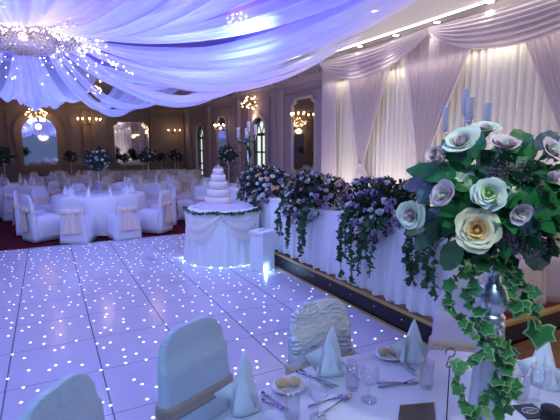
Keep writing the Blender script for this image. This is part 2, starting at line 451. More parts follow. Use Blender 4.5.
# right wall with window openings (windows at y = 12.7 and 17.7; recess boxes)
WIN = [(12.45, 1.02), (18.3, 1.02)]
b = MB()
segs = [(-4, WIN[0][0]-.51), (WIN[0][0]+.51, WIN[1][0]-.51), (WIN[1][0]+.51, 21)]
for (y0, y1) in segs: b.box((XW+.12, (y0+y1)/2, 2.1), (.24, y1-y0, 4.3))
for (y, w) in WIN:
    b.box((XW+.12, y, .2), (.24, w, .6)); b.box((XW+.12, y, 3.45), (.24, w, 1.6))
    # spandrels round the arch
    ap = [(math.cos(PI*i/12)*w/2, 2.15+math.sin(PI*i/12)*w/2) for i in range(13)]
    for sgn in (1, -1):
        q = [p for p in ap if p[0]*sgn >= -1e-6]
        for d in (0, -.24):
            T = TR(y); vs = [T(sgn*w/2, 2.66, d)]+[T(p[0], p[1], d) for p in q]; b.add(vs, [tuple(range(len(vs)))])
    T = TR(y); vs = [T(x, z, 0) for x, z in ap]+[T(x, z, -.24) for x, z in ap]; b.add(vs, [(i, i+1, 14+i, 13+i) for i in range(12)])
struct(b.build('wall_right', M['wall'], smooth=False))
for k, (y, w) in enumerate(WIN):
    T = TR(y); o = struct(MB().build('window_%d' % (k+1), M['frame_dark']))
    b = MB(); pts = arch_pts(w-.16, .55, 2.15)
    frame_ring(b, pts, .07, -.1, lambda x, z, d: T(x, z, d-.06))
    b.box((XW+.1, y, 1.35), (.05, .045, 1.6))
    for z in (1.05, 1.6, 2.15): b.box((XW+.1, y, z), (.05, w-.14, .05 if z < 2 else .09))
    for a in (60, 120):
        b.tube([(XW+.1, y, 2.15), (XW+.1, y-math.cos(R(a))*.42, 2.15+math.sin(R(a))*.42)], .018, 5)
    f = b.build('window_frame', M['frame_dark'], o, smooth=False)
    b = MB(); face_fill(b, pts, T, -.16); b.build('window_pane', M['sky_pane'], o, smooth=False)
    b = MB(); frame_ring(b, arch_pts(w+.02, .5, 2.15), .13, .05, T); b.build('window_surround', M['mould'], o, smooth=False)
# cornice and pilasters of the right wall
b = MB(); prof = [(0, 0), (.06, 0), (.08, .07), (.15, .13), (.17, .2), (.24, .24), (.24, .27), (0, .27)]
vs = []; n = len(prof)
for y in (-3, YW): vs += [(XW-d, y, ZC-.27+z) for d, z in prof]
b.add(vs, [(i, (i+1) % n, n+(i+1) % n, n+i) for i in range(n)])
for i in range(80): b.box((XW-.17, 5.6+i*.19, ZC-.1), (.08, .09, .09))
struct(b.build('trim_1', M['mould'], smooth=False))
b = MB(); vs = []
for x in (XL, XW): vs += [(x, YW-d, ZC-.27+z) for d, z in prof]
b.add(vs, [(i, (i+1) % n, n+(i+1) % n, n+i) for i in range(n)])
struct(b.build('trim_2', M['mould_far'], smooth=False))
b = MB()
for y in (8.35, 10.95, 11.25, 13.95, 14.25, 17.0, 19.7):
    b.box((XW-.05, y, 1.68), (.1, .22, 3.36)); b.box((XW-.07, y, 3.25), (.14, .28, .12)); b.box((XW-.07, y, .12), (.14, .28, .24))
struct(b.build('trim_3', M['mould'], smooth=False))
b = MB()
for (x0, x1) in ((-2.6, -1.3), (.95, 1.35), (2.0, 2.45), (4.5, 5.6)):
    frame_ring(b, [(x0, 1.05), (x1, 1.05), (x1, 3.1), (x0, 3.1)], .05, .03, TB(0))
for (y0, y1) in ((8.55, 10.75), (11.4, 11.7), (13.2, 13.8), (14.45, 16.8)):
    frame_ring(b, [(-y1, .9), (-y0, .9), (-y0, 3.15), (-y1, 3.15)], .04, .025, lambda x, z, d: (XW-d, -x, z))
b.box(((XL+XW)/2, YW-.02, .98), (XW-XL, .05, .07)); b.box((XW-.02, 14.2, .78), (.05, 13, .07))
struct(b.build('trim_4', M['mould_far'], smooth=False))
b = MB()
for x in (1.55, 1.9, 4.38, 5.75): b.box((x, YW-.05, 1.68), (.18, .1, 3.36))
struct(b.build('trim_5', M['mould_far'], smooth=False))

def wall_mirror(name, label, pts, T, m, fw=.08, group=None):
    o = thing(name, label, 'mirror', T(0, min(p[1] for p in pts), .0), 0, group)
    L = Vector(o.location)
    b = MB(); face_fill(b, pts, T, .03); x = b.build('mirror_glass', M['mirror'], o, smooth=False); x.location = -L
    b = MB(); frame_ring(b, pts, fw, .07, T); x = b.build('mirror_frame', m, o, smooth=False); x.location = -L
    return o
wall_mirror('arched_mirror', 'tall arched mirror in a wide plaster surround on the far wall', arch_pts(1.25, .95, 2.35), TB(-.18), M['mould_far'], .3)
wall_mirror('wall_mirror', 'rectangular mirror with cut corners on the far wall right of the candle sconce', oct_pts(1.42, 1.0, 2.82, .16), TB(3.46), M['crystal'], .05)
wall_mirror('wall_mirror', 'tall cut-corner mirror on the side wall close to the curtain backdrop', oct_pts(1.12, 1.0, 2.97, .15), TR(9.72), M['mould'], .07)
wall_mirror('wall_mirror', 'narrow mirror on the side wall between the two arched windows', oct_pts(.95, 1.0, 2.85, .14), TR(15.6), M['mould'], .07)
# ceiling vents
for k, (p, w, l) in enumerate((((4.95, 12.8), .55, 1.1), ((4.75, 10.6), .5, .6), ((4.4, 17.5), .5, .9))):
    t = thing('ceiling_vent', ['dark square air vent in the ceiling beyond the drape edge', 'small dark air vent in the ceiling nearest the curtain backdrop', 'farthest dark air vent in the ceiling'][k], 'vent', (p[0], p[1], ZC-.03))
    b = MB(); b.box((0, 0, .012), (w, l, .03)); b.build('vent_plate', M['vent'], t, smooth=False)
    b = MB()
    for i in range(6): b.box((0, -l/2+l*(i+.5)/6, -.012), (w*.92, .03, .03))
    b.build('vent_slats', M['mould'], t, smooth=False)

# ============================================================ LIGHTS
def light(kind, loc, e, col, size=.1, rot=None, sy=None, spot=None, spread=None, blend=.5):
    l = bpy.data.lights.new(kind.lower()+'_light', kind); l.energy = e; l.color = col
    if kind == 'AREA':
        l.size = size
        if sy: l.shape = 'RECTANGLE'; l.size_y = sy
        if spread: l.spread = spread
    else: l.shadow_soft_size = size
    if spot: l.spot_size = spot; l.spot_blend = blend
    o = bpy.data.objects.new(kind.lower()+'_light', l); C.objects.link(o); o.location = loc
    if rot: o.rotation_euler = rot
    return o
def aim(loc, tgt): return (Vector(tgt)-Vector(loc)).to_track_quat('-Z', 'Y').to_euler()
w = bpy.data.worlds.new('world'); sc.world = w; w.use_nodes = True
w.node_tree.nodes['Background'].inputs[0].default_value = (.24, .36, .80, 1)
w.node_tree.nodes['Background'].inputs[1].default_value = .40
BLUE = (.34, .46, 1)
RC = Vector((-.17, 6.5, 3.12))     # chandelier ring centre
for a in range(0, 360, 60):
    light('POINT', RC+Vector((2.3*math.sin(R(a+15)), 2.3*math.cos(R(a+15)), .50)), 66, BLUE, .25)
# blue party wash over the dance floor and nearest table
for loc, tgt, e in (((-2.5, 1.0, 3.5), (1.2, 4.0, 0), 240), ((.2, -1.0, 3.4), (1.3, 1.5, .8), 105), ((-3, 6, 3.5), (.5, 9, .5), 120)):
    light('SPOT', loc, e, (.36, .58, 1), .3, aim(loc, tgt), spot=R(95))
light('SPOT', (.9, -.5, 3.5), 105, (.98, 1, .88), .08, aim((.9, -.5, 3.5), (1.25, .85, 1.6)), spot=R(24))

# ============================================================ CEILING DRAPE
def drape_canopy():
    root = thing('ceiling_drape', 'pale blue voile canopy swagged out from the crystal ring on the ceiling', 'drape', RC)
    r = random.Random(3)
    for k in range(12):
        near = k in (5, 6, 7)
        S = .42 if near else {0: .90, 1: .98, 2: .88, 3: .72, 4: .60, 8: .7}.get(k, .95)
        for q in range(5):
            if (k, q) in ((1, 0), (11, 4)): continue
            az = R(k*30+2+(q-2)*(6.0 if k else 4.2)+r.uniform(-1.2, 1.2)); half = R(5.2 if q in (0, 4) else 4.4)*r.uniform(.85, 1.2)
            edge = abs(q-2)/2
            sag = S*(1.04-(.46 if k else .12)*edge**2+r.uniform(-.05, .05)); Rout = 4.6 if near else 5.0-.15*edge
            ph = r.uniform(0, 6)
            def f(s, t, az=az, half=half, sag=sag, ph=ph, Rout=Rout):
                a = (s-.5)*2
                rad = .60+(Rout-.60)*t
                ang = az+a*half*(.75+.35*t)
                zz = (ZC-.02-RC.z)*t-sag*4*t*(1-t)*(1-.25*t)
                amp = .05*math.sin(PI*min(1, t*1.1))**.6*(.3+.7*t)
                zz += amp*math.sin(a*5+ph+2*math.sin(t*3))+amp*.5*math.sin(a*11+ph*2)-.06*(1-a*a)*math.sin(PI*t)
                return (rad*math.sin(ang), rad*math.cos(ang), min(zz, ZC-.02-RC.z))
            b = MB(); b.grid(f, 22, 26)
            b.build('drape_panel', M['drape_lilac'] if (k*5+q) % 4 == 1 else M['drape'], root)
    # near swags of lilac voile gathered above the ring
    for az, l in ((200, 1.6), (172, 1.7), (146, 1.6)):
        def f(s, t, az=R(az), l=l):
            a = (s-.5)*2; rad = .62+l*t; ang = az+a*R(17)*(.6+.4*t)
            return (rad*math.sin(ang), rad*math.cos(ang), .10-.20*math.sin(PI*t)+.35*t+.04*math.sin(a*9+t*4)*(.3+t))
        b = MB(); b.grid(f, 30, 16); b.build('drape_swag', M['drape_lilac'], root)
    b = MB()
    for k in range(260):
        az = r.uniform(0, 2*PI); t = r.random()**1.5*.14
        rad = .7+4.4*t; S = .55 if 130 < math.degrees(az) < 230 else .95
        b.octa((rad*math.sin(az), rad*math.cos(az), (ZC-RC.z)*t-S*4*t*(1-t)*.95-.03+r.uniform(-.05, .05)), r.uniform(.007, .013))
    b.build('fairy_lights', M['fairy'], root)['kind'] = 'stuff'
    return root
drape_canopy()

def crystal_chandelier():
    root = thing('crystal_chandelier', 'wide crystal beaded chandelier ring at the centre of the ceiling drape', 'chandelier', (RC.x, RC.y, RC.z)); root.scale = (1.12, 1.12, 1.0)
    r = random.Random(5)
    b = MB(); b.lathe([(.30, .10), (.80, .12), (.90, .06), (.82, 0), (.40, -.03), (.30, .02)], 40, caps=False); b.build('ring_frame', M['crystal'], root)
    b = MB()
    for k in range(1900):
        a = r.uniform(0, 2*PI); q = r.random()**.7; rad = .34+.56*q
        b.octa((rad*math.sin(a), rad*math.cos(a), -.03+.06*q+r.uniform(-.05, .02)), r.uniform(.010, .020))
    b.build('crystal_beads', M['crystal'], root, smooth=False)['kind'] = 'stuff'
    b = MB(); b.lathe([(.27, .45), (.31, .42), (.31, -.10), (.26, -.16), (.02, -.19)], 28, caps=False); b.build('centre_basket', M['crystal'], root)
    b = MB()
    for row in range(7):
        for i in range(46): a = 2*PI*(i+.5*(row % 2))/46; b.octa((.325*math.sin(a), .325*math.cos(a), .08-row*.036), .017)
    for k in range(260):
        a = r.uniform(0, 2*PI); q = math.sqrt(r.random())*.3; b.octa((q*math.sin(a), q*math.cos(a), -.17-.03*(1-q*3)), .016)
    b.build('basket_beads', M['crystal'], root, smooth=False)['kind'] = 'stuff'
    b = MB()
    for k in range(90):
        a = r.uniform(0, 2*PI); rad = r.uniform(.45, 1.05); b.octa((rad*math.sin(a), rad*math.cos(a), -.06+r.uniform(-.04, .05)+.05*max(0, rad-.85)), r.uniform(.010, .018))
    b.build('ring_lights', M['fairy'], root)['kind'] = 'stuff'
    b = MB(); b.tube([(0, 0, .3), (0, 0, 1.0)], .02, 6); b.build('ceiling_rod', M['silver'], root)
crystal_chandelier()
light('POINT', RC+Vector((.1, -1.0, -.55)), 22, (1, .80, .74), .3)
light('POINT', RC+Vector((.3, -1.6, .30)), 6, (1, .75, .7), .2)

# starburst chandeliers
BULB = bpy.data.objects.new('bulb', MB().octa((0, 0, 0), .018).mesh('bulb', [M['bulb']]))
def starburst(loc, ceil, label, s=1.0, bulbs=22, seed=1, group=None):
    root = thing('starburst_chandelier', label, 'chandelier', loc, 0, group); r = random.Random(seed)
    rods = MB(); bulbs_at = []; cr = MB(); rods.ball((0, 0, 0), .045*s, n=5)
    for k in range(bulbs):
        z = 1-2*(k+.5)/bulbs; a = k*2.39996; q = math.sqrt(1-z*z); d = Vector((q*math.cos(a), q*math.sin(a), z*.62)); e = d*(.25*s*r.uniform(.75, 1.1))
        rods.tube([(0, 0, 0), e], .005*s, 4); bulbs_at.append(e*1.03)
    for k in range(50):
        d = Vector((r.gauss(0, 1), r.gauss(0, 1), r.gauss(0, .6))).normalized()*(.29*s*r.uniform(.5, 1)); cr.octa(tuple(d), .012*s)
    rods.tube([(0, 0, 0), (0, 0, ceil-loc[2])], .008, 5)
    rods.build('rods', M['brass'], root); [part_copy(BULB, root, q, s) for q in bulbs_at]; cr.build('crystals', M['crystal'], root, smooth=False)
    light('POINT', (loc[0], loc[1], loc[2]-.32*s), 5*s, (1, .62, .38), .12)
    return root
p = at_z(252, 103, 3.12); starburst(p, ZC, 'warm starburst chandelier hanging above the nearer arched window', 1.25, 30, 1)
p = at_z(193, 120, 3.02); starburst(p, ZC, 'warm starburst chandelier hanging above the farther arched window', 1.1, 24, 2)
starburst((-.2, YW-.45, 3.08), ZC, 'warm starburst chandelier glowing over the arched mirror', 1.5, 30, 3)
for k, (u, v, z, zc, lab) in enumerate(((148, 93, 3.25, ZC, 'chandelier glimmering low through the blue drape above the far mirror'), (192, 69, 3.85, 4.12, 'chandelier glimmering through the drape above the cake'),
        (238, 20, 3.95, 4.12, 'chandelier glimmering through the drape at upper right'), (40, 77, 3.55, 4.12, 'chandelier glimmering behind the bell shaped drape panel'), (95, 90, 3.3, ZC, 'chandelier glimmering through the drape right of the bell panel'))):
    p = at_z(u, v, z); starburst(p, zc, lab, .75, 24, 10+k)

def sconce(loc, out, label, n=5, s=1.0):
    root = thing('candle_sconce', label, 'wall light', loc)
    br = MB(); out = Vector(out); sd = out.cross(Vector((0, 0, 1)))
    br.tube([(0, 0, 0), out*.02], .09*s, 10)
    for k in range(n):
        a = PI*(k+.5)/n; e = sd*(.34*s*math.cos(a))+out*(.10+.22*s*math.sin(a))
        br.tube(bez((0, 0, 0), e*.6-Vector((0, 0, .16*s)), e, 8), .009*s, 5)
        br.tube([e, e+Vector((0, 0, .015))], .028*s, 8)
        ct_ = MB().tube([e+Vector((0, 0, .015)), e+Vector((0, 0, .08*s))], .012*s, 6).build('candle_tube', M['candle'], root); MB().ball(e+Vector((0, 0, .105*s)), .024*s, n=4, sq=(1, 1, 1.4)).build('flame_bulb', M['bulb'], ct_)
        for q in range(4): br.octa(tuple(e-Vector((0, 0, .03+.03*q))), .010*s, 0)
    br.build('sconce_arms', M['brass'], root)
    light('POINT', Vector(loc)+out*.45+Vector((0, 0, .0)), 3*s, (1, .62, .36), .1)
sconce((1.72, YW-.1, 2.80), (0, -1, 0), 'five branch candle sconce on the far wall between the two mirrors', 5, 1.35)
sconce((5.35, YW, 2.45), (0, -1, 0), 'small candle sconce on the far wall near the corner', 3, .9)
sconce((XW, 15.45, 2.45), (-1, 0, 0), 'candle sconce in front of the narrow side wall mirror', 5, 1.1)
p = at_x(305, 112, XW-.0); sconce((XW-.03, 9.72, 2.5), (-1, 0, 0), 'added candle sconce standing in for a chandelier reflected in the tall mirror', 5, .9)  # added sconce and lamp in place of a chandelier's mirror reflection

# ============================================================ BACKDROP
XC = 5.42
TP = [8.06, 5.07, 2.08, -.9]
b = MB()
b.grid(lambda s, t: (XC+.14+.03*math.sin(s*75*2*PI)+.012*math.sin(s*181*2*PI+t*2), 8.0-9.0*s, .2+(ZC-.25)*t), 900, 6)
tag(b.build('backdrop_curtain', M['curtain']), 'cream pleated curtain forming the lit backdrop behind the top table', 'curtain')
def hourglass(y0, y1, yt, zt, yb0, yb1, label, ph):
    def f(s, t):
        z = .22+(ZC-.32)*(1-t); zz = z
        if z > zt:
            q = (z-zt)/(ZC-.1-zt); q = q**1.08; lo = yt-.07; hi = yt+.07
            a, c = lo+(y0-lo)*q, hi+(y1-hi)*q; w = q
        else:
            q = ((zt-z)/(zt-.22))**.7; a, c = (yt-.07)+(yb0-yt+.07)*q, (yt+.07)+(yb1-yt-.07)*q; w = q
        y = a+(c-a)*s
        return (XC-.06-.035*math.sin(s*15*2*PI+ph)*(.35+.65*w)-.012*math.sin(s*37*2*PI+ph), y, z)
    b = MB(); b.grid(f, 150, 28)
    o = tag(b.build('sheer_curtain', M['sheer']), label, 'curtain', 'tied voile curtains on the backdrop')
    b = MB(); b.lathe([(.045, -.04), (.055, -.02), (.055, .02), (.045, .04)], 14); t = b.build('tie_band', M['sheer'], o); t.location = (XC-.06, yt, zt)
hourglass(5.80, 7.30, 6.72, 1.42, 6.2, 7.1, 'lilac voile curtain tied at the waist, nearest the side wall mirror', 0)
hourglass(4.15, 5.72, 5.18, 1.42, 4.7, 5.6, 'lilac voile curtain tied at the waist, behind the left candle of the candelabra', 2)
hourglass(2.1, 3.80, 2.75, 1.42, 2.3, 3.2, 'lilac voile curtain falling behind the right side of the rose bouquet', 4)
b = MB(); b.grid(lambda s, t: (XC-.05+.02*math.sin(s*6*2*PI), 8.12-.5*s-.1*t*(s), ZC-.12-(ZC-.34)*t), 60, 10)
tag(b.build('sheer_curtain', M['sheer']), 'straight lilac voile panel at the left end of the backdrop', 'curtain', 'tied voile curtains on the backdrop')
for k in range(3):
    def f(s, t, ya=TP[k], yb=TP[k+1]):
        y = ya+(yb-ya)*s; c = 4*s*(1-s)
        top = ZC-.06-.05*c; low = ZC-.10-.52*c**.9-.05*(1-c)
        z = top+(low-top)*t
        return (XC-.16-.10*c*math.sin(PI*t*.9)-.018*math.sin(t*7*2*PI+s*3)*(.3+c), y, z)
    b = MB(); b.grid(f, 60, 60)
    tag(b.build('curtain_swag', M['sheer']), ['scalloped lilac swag over the left end of the backdrop', 'scalloped lilac swag over the backdrop above the candelabra', 'scalloped lilac swag at the near end of the backdrop'][k], 'swag', 'lilac swags along the top of the backdrop')
b = MB()
b.box((XC-.27, 3.0, ZC-.008), (.03, 8.6, .016)); tag(b.build('light_strip', M['strip'], smooth=False), 'bright strip of white light running along the ceiling above the curtain', 'light strip')
light('AREA', (XC-.32, 3.6, ZC-.05), 12, (1, .93, .88), .06, (0, 0, 0), 9)
light('AREA', (XC+.05, 3.6, ZC-.50), 17, (1, .90, .74), .05, (0, 0, 0), 8.8)
light('AREA', (XC-.55, 3.6, .35), 125, (1, .90, .78), .1, (0, R(-150), 0), 8.5)
DL = [at_z(360, 46, ZC), at_z(396, 35, ZC), at_z(437, 22, ZC), at_z(490, 2, ZC), at_z(303, 40, ZC), at_z(375, 11, ZC), at_z(335, 68, ZC)]
DN = ['recessed downlight by the left swag of the backdrop', 'recessed downlight over the middle of the left swag', 'recessed downlight where the two curtain swags meet', 'recessed downlight above the right swag', 'recessed downlight shining through the edge of the drape', 'recessed downlight beside the upper right edge of the drape']
for k in range(6):
    p = DL[k]; t = thing('downlight', DN[k], 'ceiling light', (p.x, p.y, ZC))
    b = MB(); b.lathe([(.05, -.004), (.075, -.012), (.08, 0), (.05, 0)], 20, caps=False); b.build('rim', M['brass'], t)
    b = MB(); b.lathe([(.05, -.006), (.03, -.012), (.001, -.014)], 16, caps=False); b.build('lens', M['spot'], t)
    if k in (0, 1, 2, 3):
        loc = (p.x, p.y, ZC-.05); light('SPOT', loc, 22, (1, .92, .84), .04, aim(loc, (XC+.0, p.y, 2.2)), spot=R(70))
    else: light('SPOT', (p.x, p.y, ZC-.05), 25, (1, .93, .85), .04, (0, 0, 0), spot=R(80))

# ============================================================ STAGE AND TOP TABLE
st = thing('stage_platform', 'low black stage platform with brass nosing carrying the top table', 'stage', (2.9, 2.3, 0))
b = MB(); b.box((1.45, 2.9, .1), (2.9, 5.8, .2)); b.build('riser', M['riser'], st, smooth=False)
b = MB(); b.box((1.75, 2.9, .213), (2.2, 5.74, .02)); b.build('stage_carpet', mat('stage_carpet_red', (.22, .02, .02), .9), st, smooth=False)
b = MB(); b.box((-.005, 2.9, .203), (.035, 5.84, .02)); b.box((1.45, -.005, .205), (2.9, .06, .03)); b.box((-.02, 2.9, .01), (.02, 5.84, .016)); b.build('nosing', M['gold_trim'], st, smooth=False)
b = MB()
for i in range(14): b.octa((-.006, .25+i*.4, .12), .006)
b.build('riser_lights', M['riser_led'], st)

tt = thing('top_table', 'long top table with gathered white skirt on the stage', 'table', (3.35, 4.35, .22))
def skirt(b, path, z0, z1, folds, amp):
    pts = [Vector(p) for p in path]; L = [0]
    for i in range(len(pts)-1): L.append(L[-1]+(pts[i+1]-pts[i]).length)
    def f(s, t):
        d = s*L[-1]; k = 0
        while k < len(L)-2 and d > L[k+1]: k += 1
        q = (d-L[k])/(L[k+1]-L[k]); p = pts[k].lerp(pts[k+1], q); tn = (pts[k+1]-pts[k]).normalized(); nm = Vector((tn.y, -tn.x, 0))
        w = amp*(1-t)*(math.sin(s*folds*2*PI+math.sin(s*31)*1.5)+.5*math.sin(s*folds*4.7*PI+1))+.03*(1-t)+.01
        return (p.x+nm.x*w, p.y+nm.y*w, z0+(z1-z0)*t+(.015*math.sin(s*folds*PI*1.3) if t == 0 else 0))
    b.grid(f, int(folds*14), 8)
b = MB(); skirt(b, [(.35, 3.55, 0), (-.35, 3.55, 0), (-.35, -1.85, 0), (.35, -1.85, 0)], .002, .735, 36, .028); b.build('table_skirt', M['skirt'], tt)
b = MB(); b.box((0, .85, .745), (.74, 5.45, .03)); b.build('tabletop', M['skirt'], tt, smooth=False, bevel=.01)

# chairs of the top table on the stage
def rrect(w, d, r=.3, n=5, cy=0):
    pts = []; rr = min(w, d)*r
    for (sx, sy, a0) in ((1, 1, 0), (-1, 1, 90), (-1, -1, 180), (1, -1, 270)):
        for i in range(n):
            a = R(a0+90*i/(n-1)); pts.append((sx*(w/2-rr)+rr*math.cos(a), cy+sy*(d/2-rr)+rr*math.sin(a)))
    return pts
def loft(b, secs, mi=0):      # secs: list of (pts, z)
    n = len(secs[0][0]); vs = []; fs = []
    for pts, z in secs: vs += [(x, y, z) for x, y in pts]
    for j in range(len(secs)-1):
        for i in range(n): fs.append((j*n+i, j*n+(i+1) % n, (j+1)*n+(i+1) % n, (j+1)*n+i))
    fs.append(tuple(range(n-1, -1, -1))); fs.append(tuple((len(secs)-1)*n+i for i in range(n)))
    b.add(vs, fs, mi)
def chair_proto(name, label, cover, sash, H=.88, w=.38, fine=False, bow=True, group=None, sash_z=.60):
    """covered banquet chair; faces +Y (back panel at y = -.2)"""
    root = thing(name, label, 'chair', group=group)
    n = 9 if fine else 5
    b = MB()
    loft(b, [(rrect(.50+.02*math.sin(z*9), .50, .2, n, .03), z) for z in (0.0, .1, .2, .3, .4)]+[(rrect(.45, .45, .25, n, .02), .445), (rrect(.40, .40, .3, n, .02), .47)])
    secs = []
    m = 16 if fine else 9
    for i in range(m+1):
        z = i/m*(H-.155)
        secs.append((rrect(w+.11*(1-z/(H-.1))**1.3+.004*math.sin(i*1.7), .15-.098*(z/H), .42, n, -.225-.05*z/H), z))
    for q in (.0, .3, .55, .75, .88, .96, 1.0):
        secs.append((rrect(w*(math.cos(q*PI/2)**.8*.76+.24), (.056)*(1-q*.55), .45, n, -.275-.01*q), H-.15+.15*math.sin(q*PI/2)**.9))
    loft(b, secs)
    b.build('chair_cover', cover, root)
    b = MB()
    for dz in ((0, .028, .055) if bow is True else (0, .024)):
        loft(b, [(rrect(w+.11*(1-z/(H-.1))**1.3+e, .15-.098*(z/H)+e, .42, n, -.225-.05*z/H), z) for z, e in ((sash_z+dz-.02, .012), (sash_z+dz-.008, .026), (sash_z+dz+.012, .024), (sash_z+dz+.02, .012))])
    s = b.build('sash', sash, root)
    if bow:
        b = MB(); b.ball((0, -.325, sash_z+.02), .035, n=5)
        for sg in (-1, 1):
            b.ball((sg*.075, -.325, sash_z+.03), .075, n=6, sq=(1, .35, .65))
            def f(a, t, sg=sg): return (sg*(.03+.05*t)+(a-.5)*(.07+.16*t), -.335-.02*t-.01*math.sin(a*9), sash_z-.36*t)
            b.grid(f, 6, 6)
        b.build('bow', sash, s)
    return root
stage_chair = chair_proto('banquet_chair', 'pale covered chair on the stage right of the silver stand', mat('pink_cover_cloth', (.62, .50, .50), .8, bump=.2), M['sash'], .95, .42, True)
stage_chair.location = (3.95, 2.62, .223); stage_chair.rotation_euler = (0, 0, R(95))
sc2 = dup(stage_chair, (4.55, 2.55, .223), R(60), 'pale covered chair on the stage at the right edge of the picture')

# ---- arrangements with many roses
def small_rose(n, seed, mats, name='rose'):
    b = rose_mb(n+5, .55, 3, 3, seed); me = b.mesh(name, mats); o = bpy.data.objects.new(name, me); return o
SR = [small_rose(9, 1, [M['r_ivory'], M['r_ivory']]), small_rose(9, 2, [M['r_lilac'], M['r_lilac']]), small_rose(9, 3, [M['r_plum'], M['r_lilac']]),
      small_rose(9, 4, [M['r_apricot'], M['r_apricot']]), small_rose(9, 5, [M['r_pink'], M['r_ivory']])]
def foliage_mb(b, c, rad, n, r, ls=.05, mi=0, sh=0, x0=.1):
    for k in range(n):
        d = Vector((r.gauss(0, 1), r.gauss(0, 1), r.gauss(0, 1))).normalized()
        q = r.uniform(.45, 1.05); p = Vector((c[0]+d.x*rad[0]*q, c[1]+d.y*rad[1]*q, c[2]+d.z*rad[2]*q))
        if sh: p.z -= sh*min(1, max(0, (-p.x-x0)/.18))
        up = Vector((r.uniform(-1, 1), r.uniform(-1, 1), r.uniform(-.2, 1)))
        mx = orient_y(p, d+Vector((r.uniform(-.7, .7), r.uniform(-.7, .7), r.uniform(-.7, .4))), up, ls*r.uniform(.6, 1.4))
        b.add([(0, 0, 0), (.35, .45, .06), (0, 1.1, -.1), (-.35, .45, .06)], [(0, 1, 2, 3)], mi, mx)
def arrangement(label, loc, rad, nr, weights, trails, seed, tl=(.25, .6), rs=.062, side=-1, name='flower_arrangement', nf=1700, sh=.32):
    """low arrangement whose front spills over the table edge"""
    r = random.Random(seed); root = thing(name, label, 'flowers', loc)
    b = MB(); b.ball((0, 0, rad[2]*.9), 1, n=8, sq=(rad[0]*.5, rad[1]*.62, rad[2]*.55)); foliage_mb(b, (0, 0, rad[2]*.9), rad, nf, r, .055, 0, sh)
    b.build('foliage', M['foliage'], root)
    placed = []
    for k in range(nr):
        for tries in range(12):
            z = r.uniform(-.8, 1); a = r.uniform(0, 2*PI)
            if r.random() < .72: a = PI+r.uniform(-1.5, 1.2)     # most blooms face the room
            q = math.sqrt(max(0, 1-z*z)); d = Vector((q*math.cos(a), q*math.sin(a), z))
            p = Vector((d.x*rad[0], d.y*rad[1], rad[2]*.9+d.z*rad[2]))*1.02
            p.z -= sh*min(1, max(0, (-p.x-.1)/.18))
            if p.z > .03 or p.x < -.2:
                if all((p-w).length > rs*1.05 for w in placed): break
        placed.append(p)
        o = SR[r.choices(range(5), weights)[0]]
        part_copy(o, root, orient(p, d+Vector((-.3, -.2, .25)), r.uniform(0, 6)), rs*r.uniform(.72, 1.2))
    cl = [-.7+1.4*(k+.5)/max(1, trails//2) for k in range(max(1, trails//2))]
    for k in range(trails):
        y = rad[1]*cl[k % len(cl)]+r.uniform(-.09, .09); l = r.uniform(*tl)
        b = MB(); p0 = Vector((-rad[0]*.6, y, rad[2]*.5)); p1 = Vector((-rad[0]*1.2, y+r.uniform(-.05, .05), .02)); p2 = Vector((-rad[0]*1.02-.04, y+r.uniform(-.12, .12), -l))
        ivy_trail(b, bez(p0, p1, p2, 12), .055, .017, r, 0, None, 1, .003)
        b.build('ivy_trail', [M['ivy'], M['stem']], root)
    return root
arrangement('large lilac and white flower arrangement on the middle of the top table', (3.14, 4.93, .99), (.32, .62, .22), 94, (6, 6, 2, 1.2, 2), 7, 11, (.35, .66))
arrangement('large lilac and white flower arrangement on the near part of the top table', (3.14, 3.6, .99), (.32, .56, .22), 94, (6, 6, 2, 1, 2), 8, 12, (.35, .70))
arrangement('flower arrangement with peach roses on the far end of the top table behind the cake', (3.16, 6.5, .99), (.30, .76, .23), 95, (6, 4, 2, 4, 2), 4, 13, (.4, .7))
g = arrangement('loose ivy and leaf garland on the near end of the top table', (3.08, 2.82, .99), (.16, .30, .07), 5, (2, 3, 2, 0, 1), 7, 14, (.3, .55), nf=260, name='ivy_garland', sh=0)

# ---- candelabra
def candelabra(loc, label, H, arms, ivy=False, cr=.022, ch=.16, rz=0):
    root = thing('candelabra', label, 'candelabra', loc, rz)
    b = MB(); b.lathe([(.10, 0), (.10, .015), (.05, .03), (.02, .07), (.03, .12), (.014, .17), (.014, H*.5), (.028, H*.5+.03), (.014, H*.5+.06), (.014, H-.03), (.03, H)], 16)
    for (dx, dy, dz) in arms:
        e = Vector((dx, dy, H+dz)); b.tube(bez((0, 0, H-.10), (dx*1.1, dy*1.1, H-.12), e, 10), .008, 6)
        b.lathe([(.012, -.02), (.034, 0), (.036, .014), (.022, .016)], 12, mx=Matrix.Translation(e))
    b.build('stem_and_arms', M['silver'], root)
    for (dx, dy, dz) in arms:
        b = MB(); b.lathe([(cr, 0), (cr, ch-.004), (cr*.8, ch), (.003, ch-.004)], 14); o = b.build('candle', M['candle'], root); o.location = (dx, dy, H+dz+.012)
    if ivy:
        r = random.Random(4); b = MB()
        ivy_trail(b, [(.04*math.cos(t*1.3), .04*math.sin(t*1.3), H-t*H/14) for t in [i*.5 for i in range(29)]], .055, .010, r, 0, None, 1, .004)
        for (dx, dy, dz) in arms: ivy_trail(b, bez((0, 0, H-.1), (dx, dy, H-.12), (dx, dy, H+dz-.1), 8), .05, .02, r, 0, None, 1, .003)
        b.build('ivy_trail', [M['ivy'], M['stem']], root)
    return root
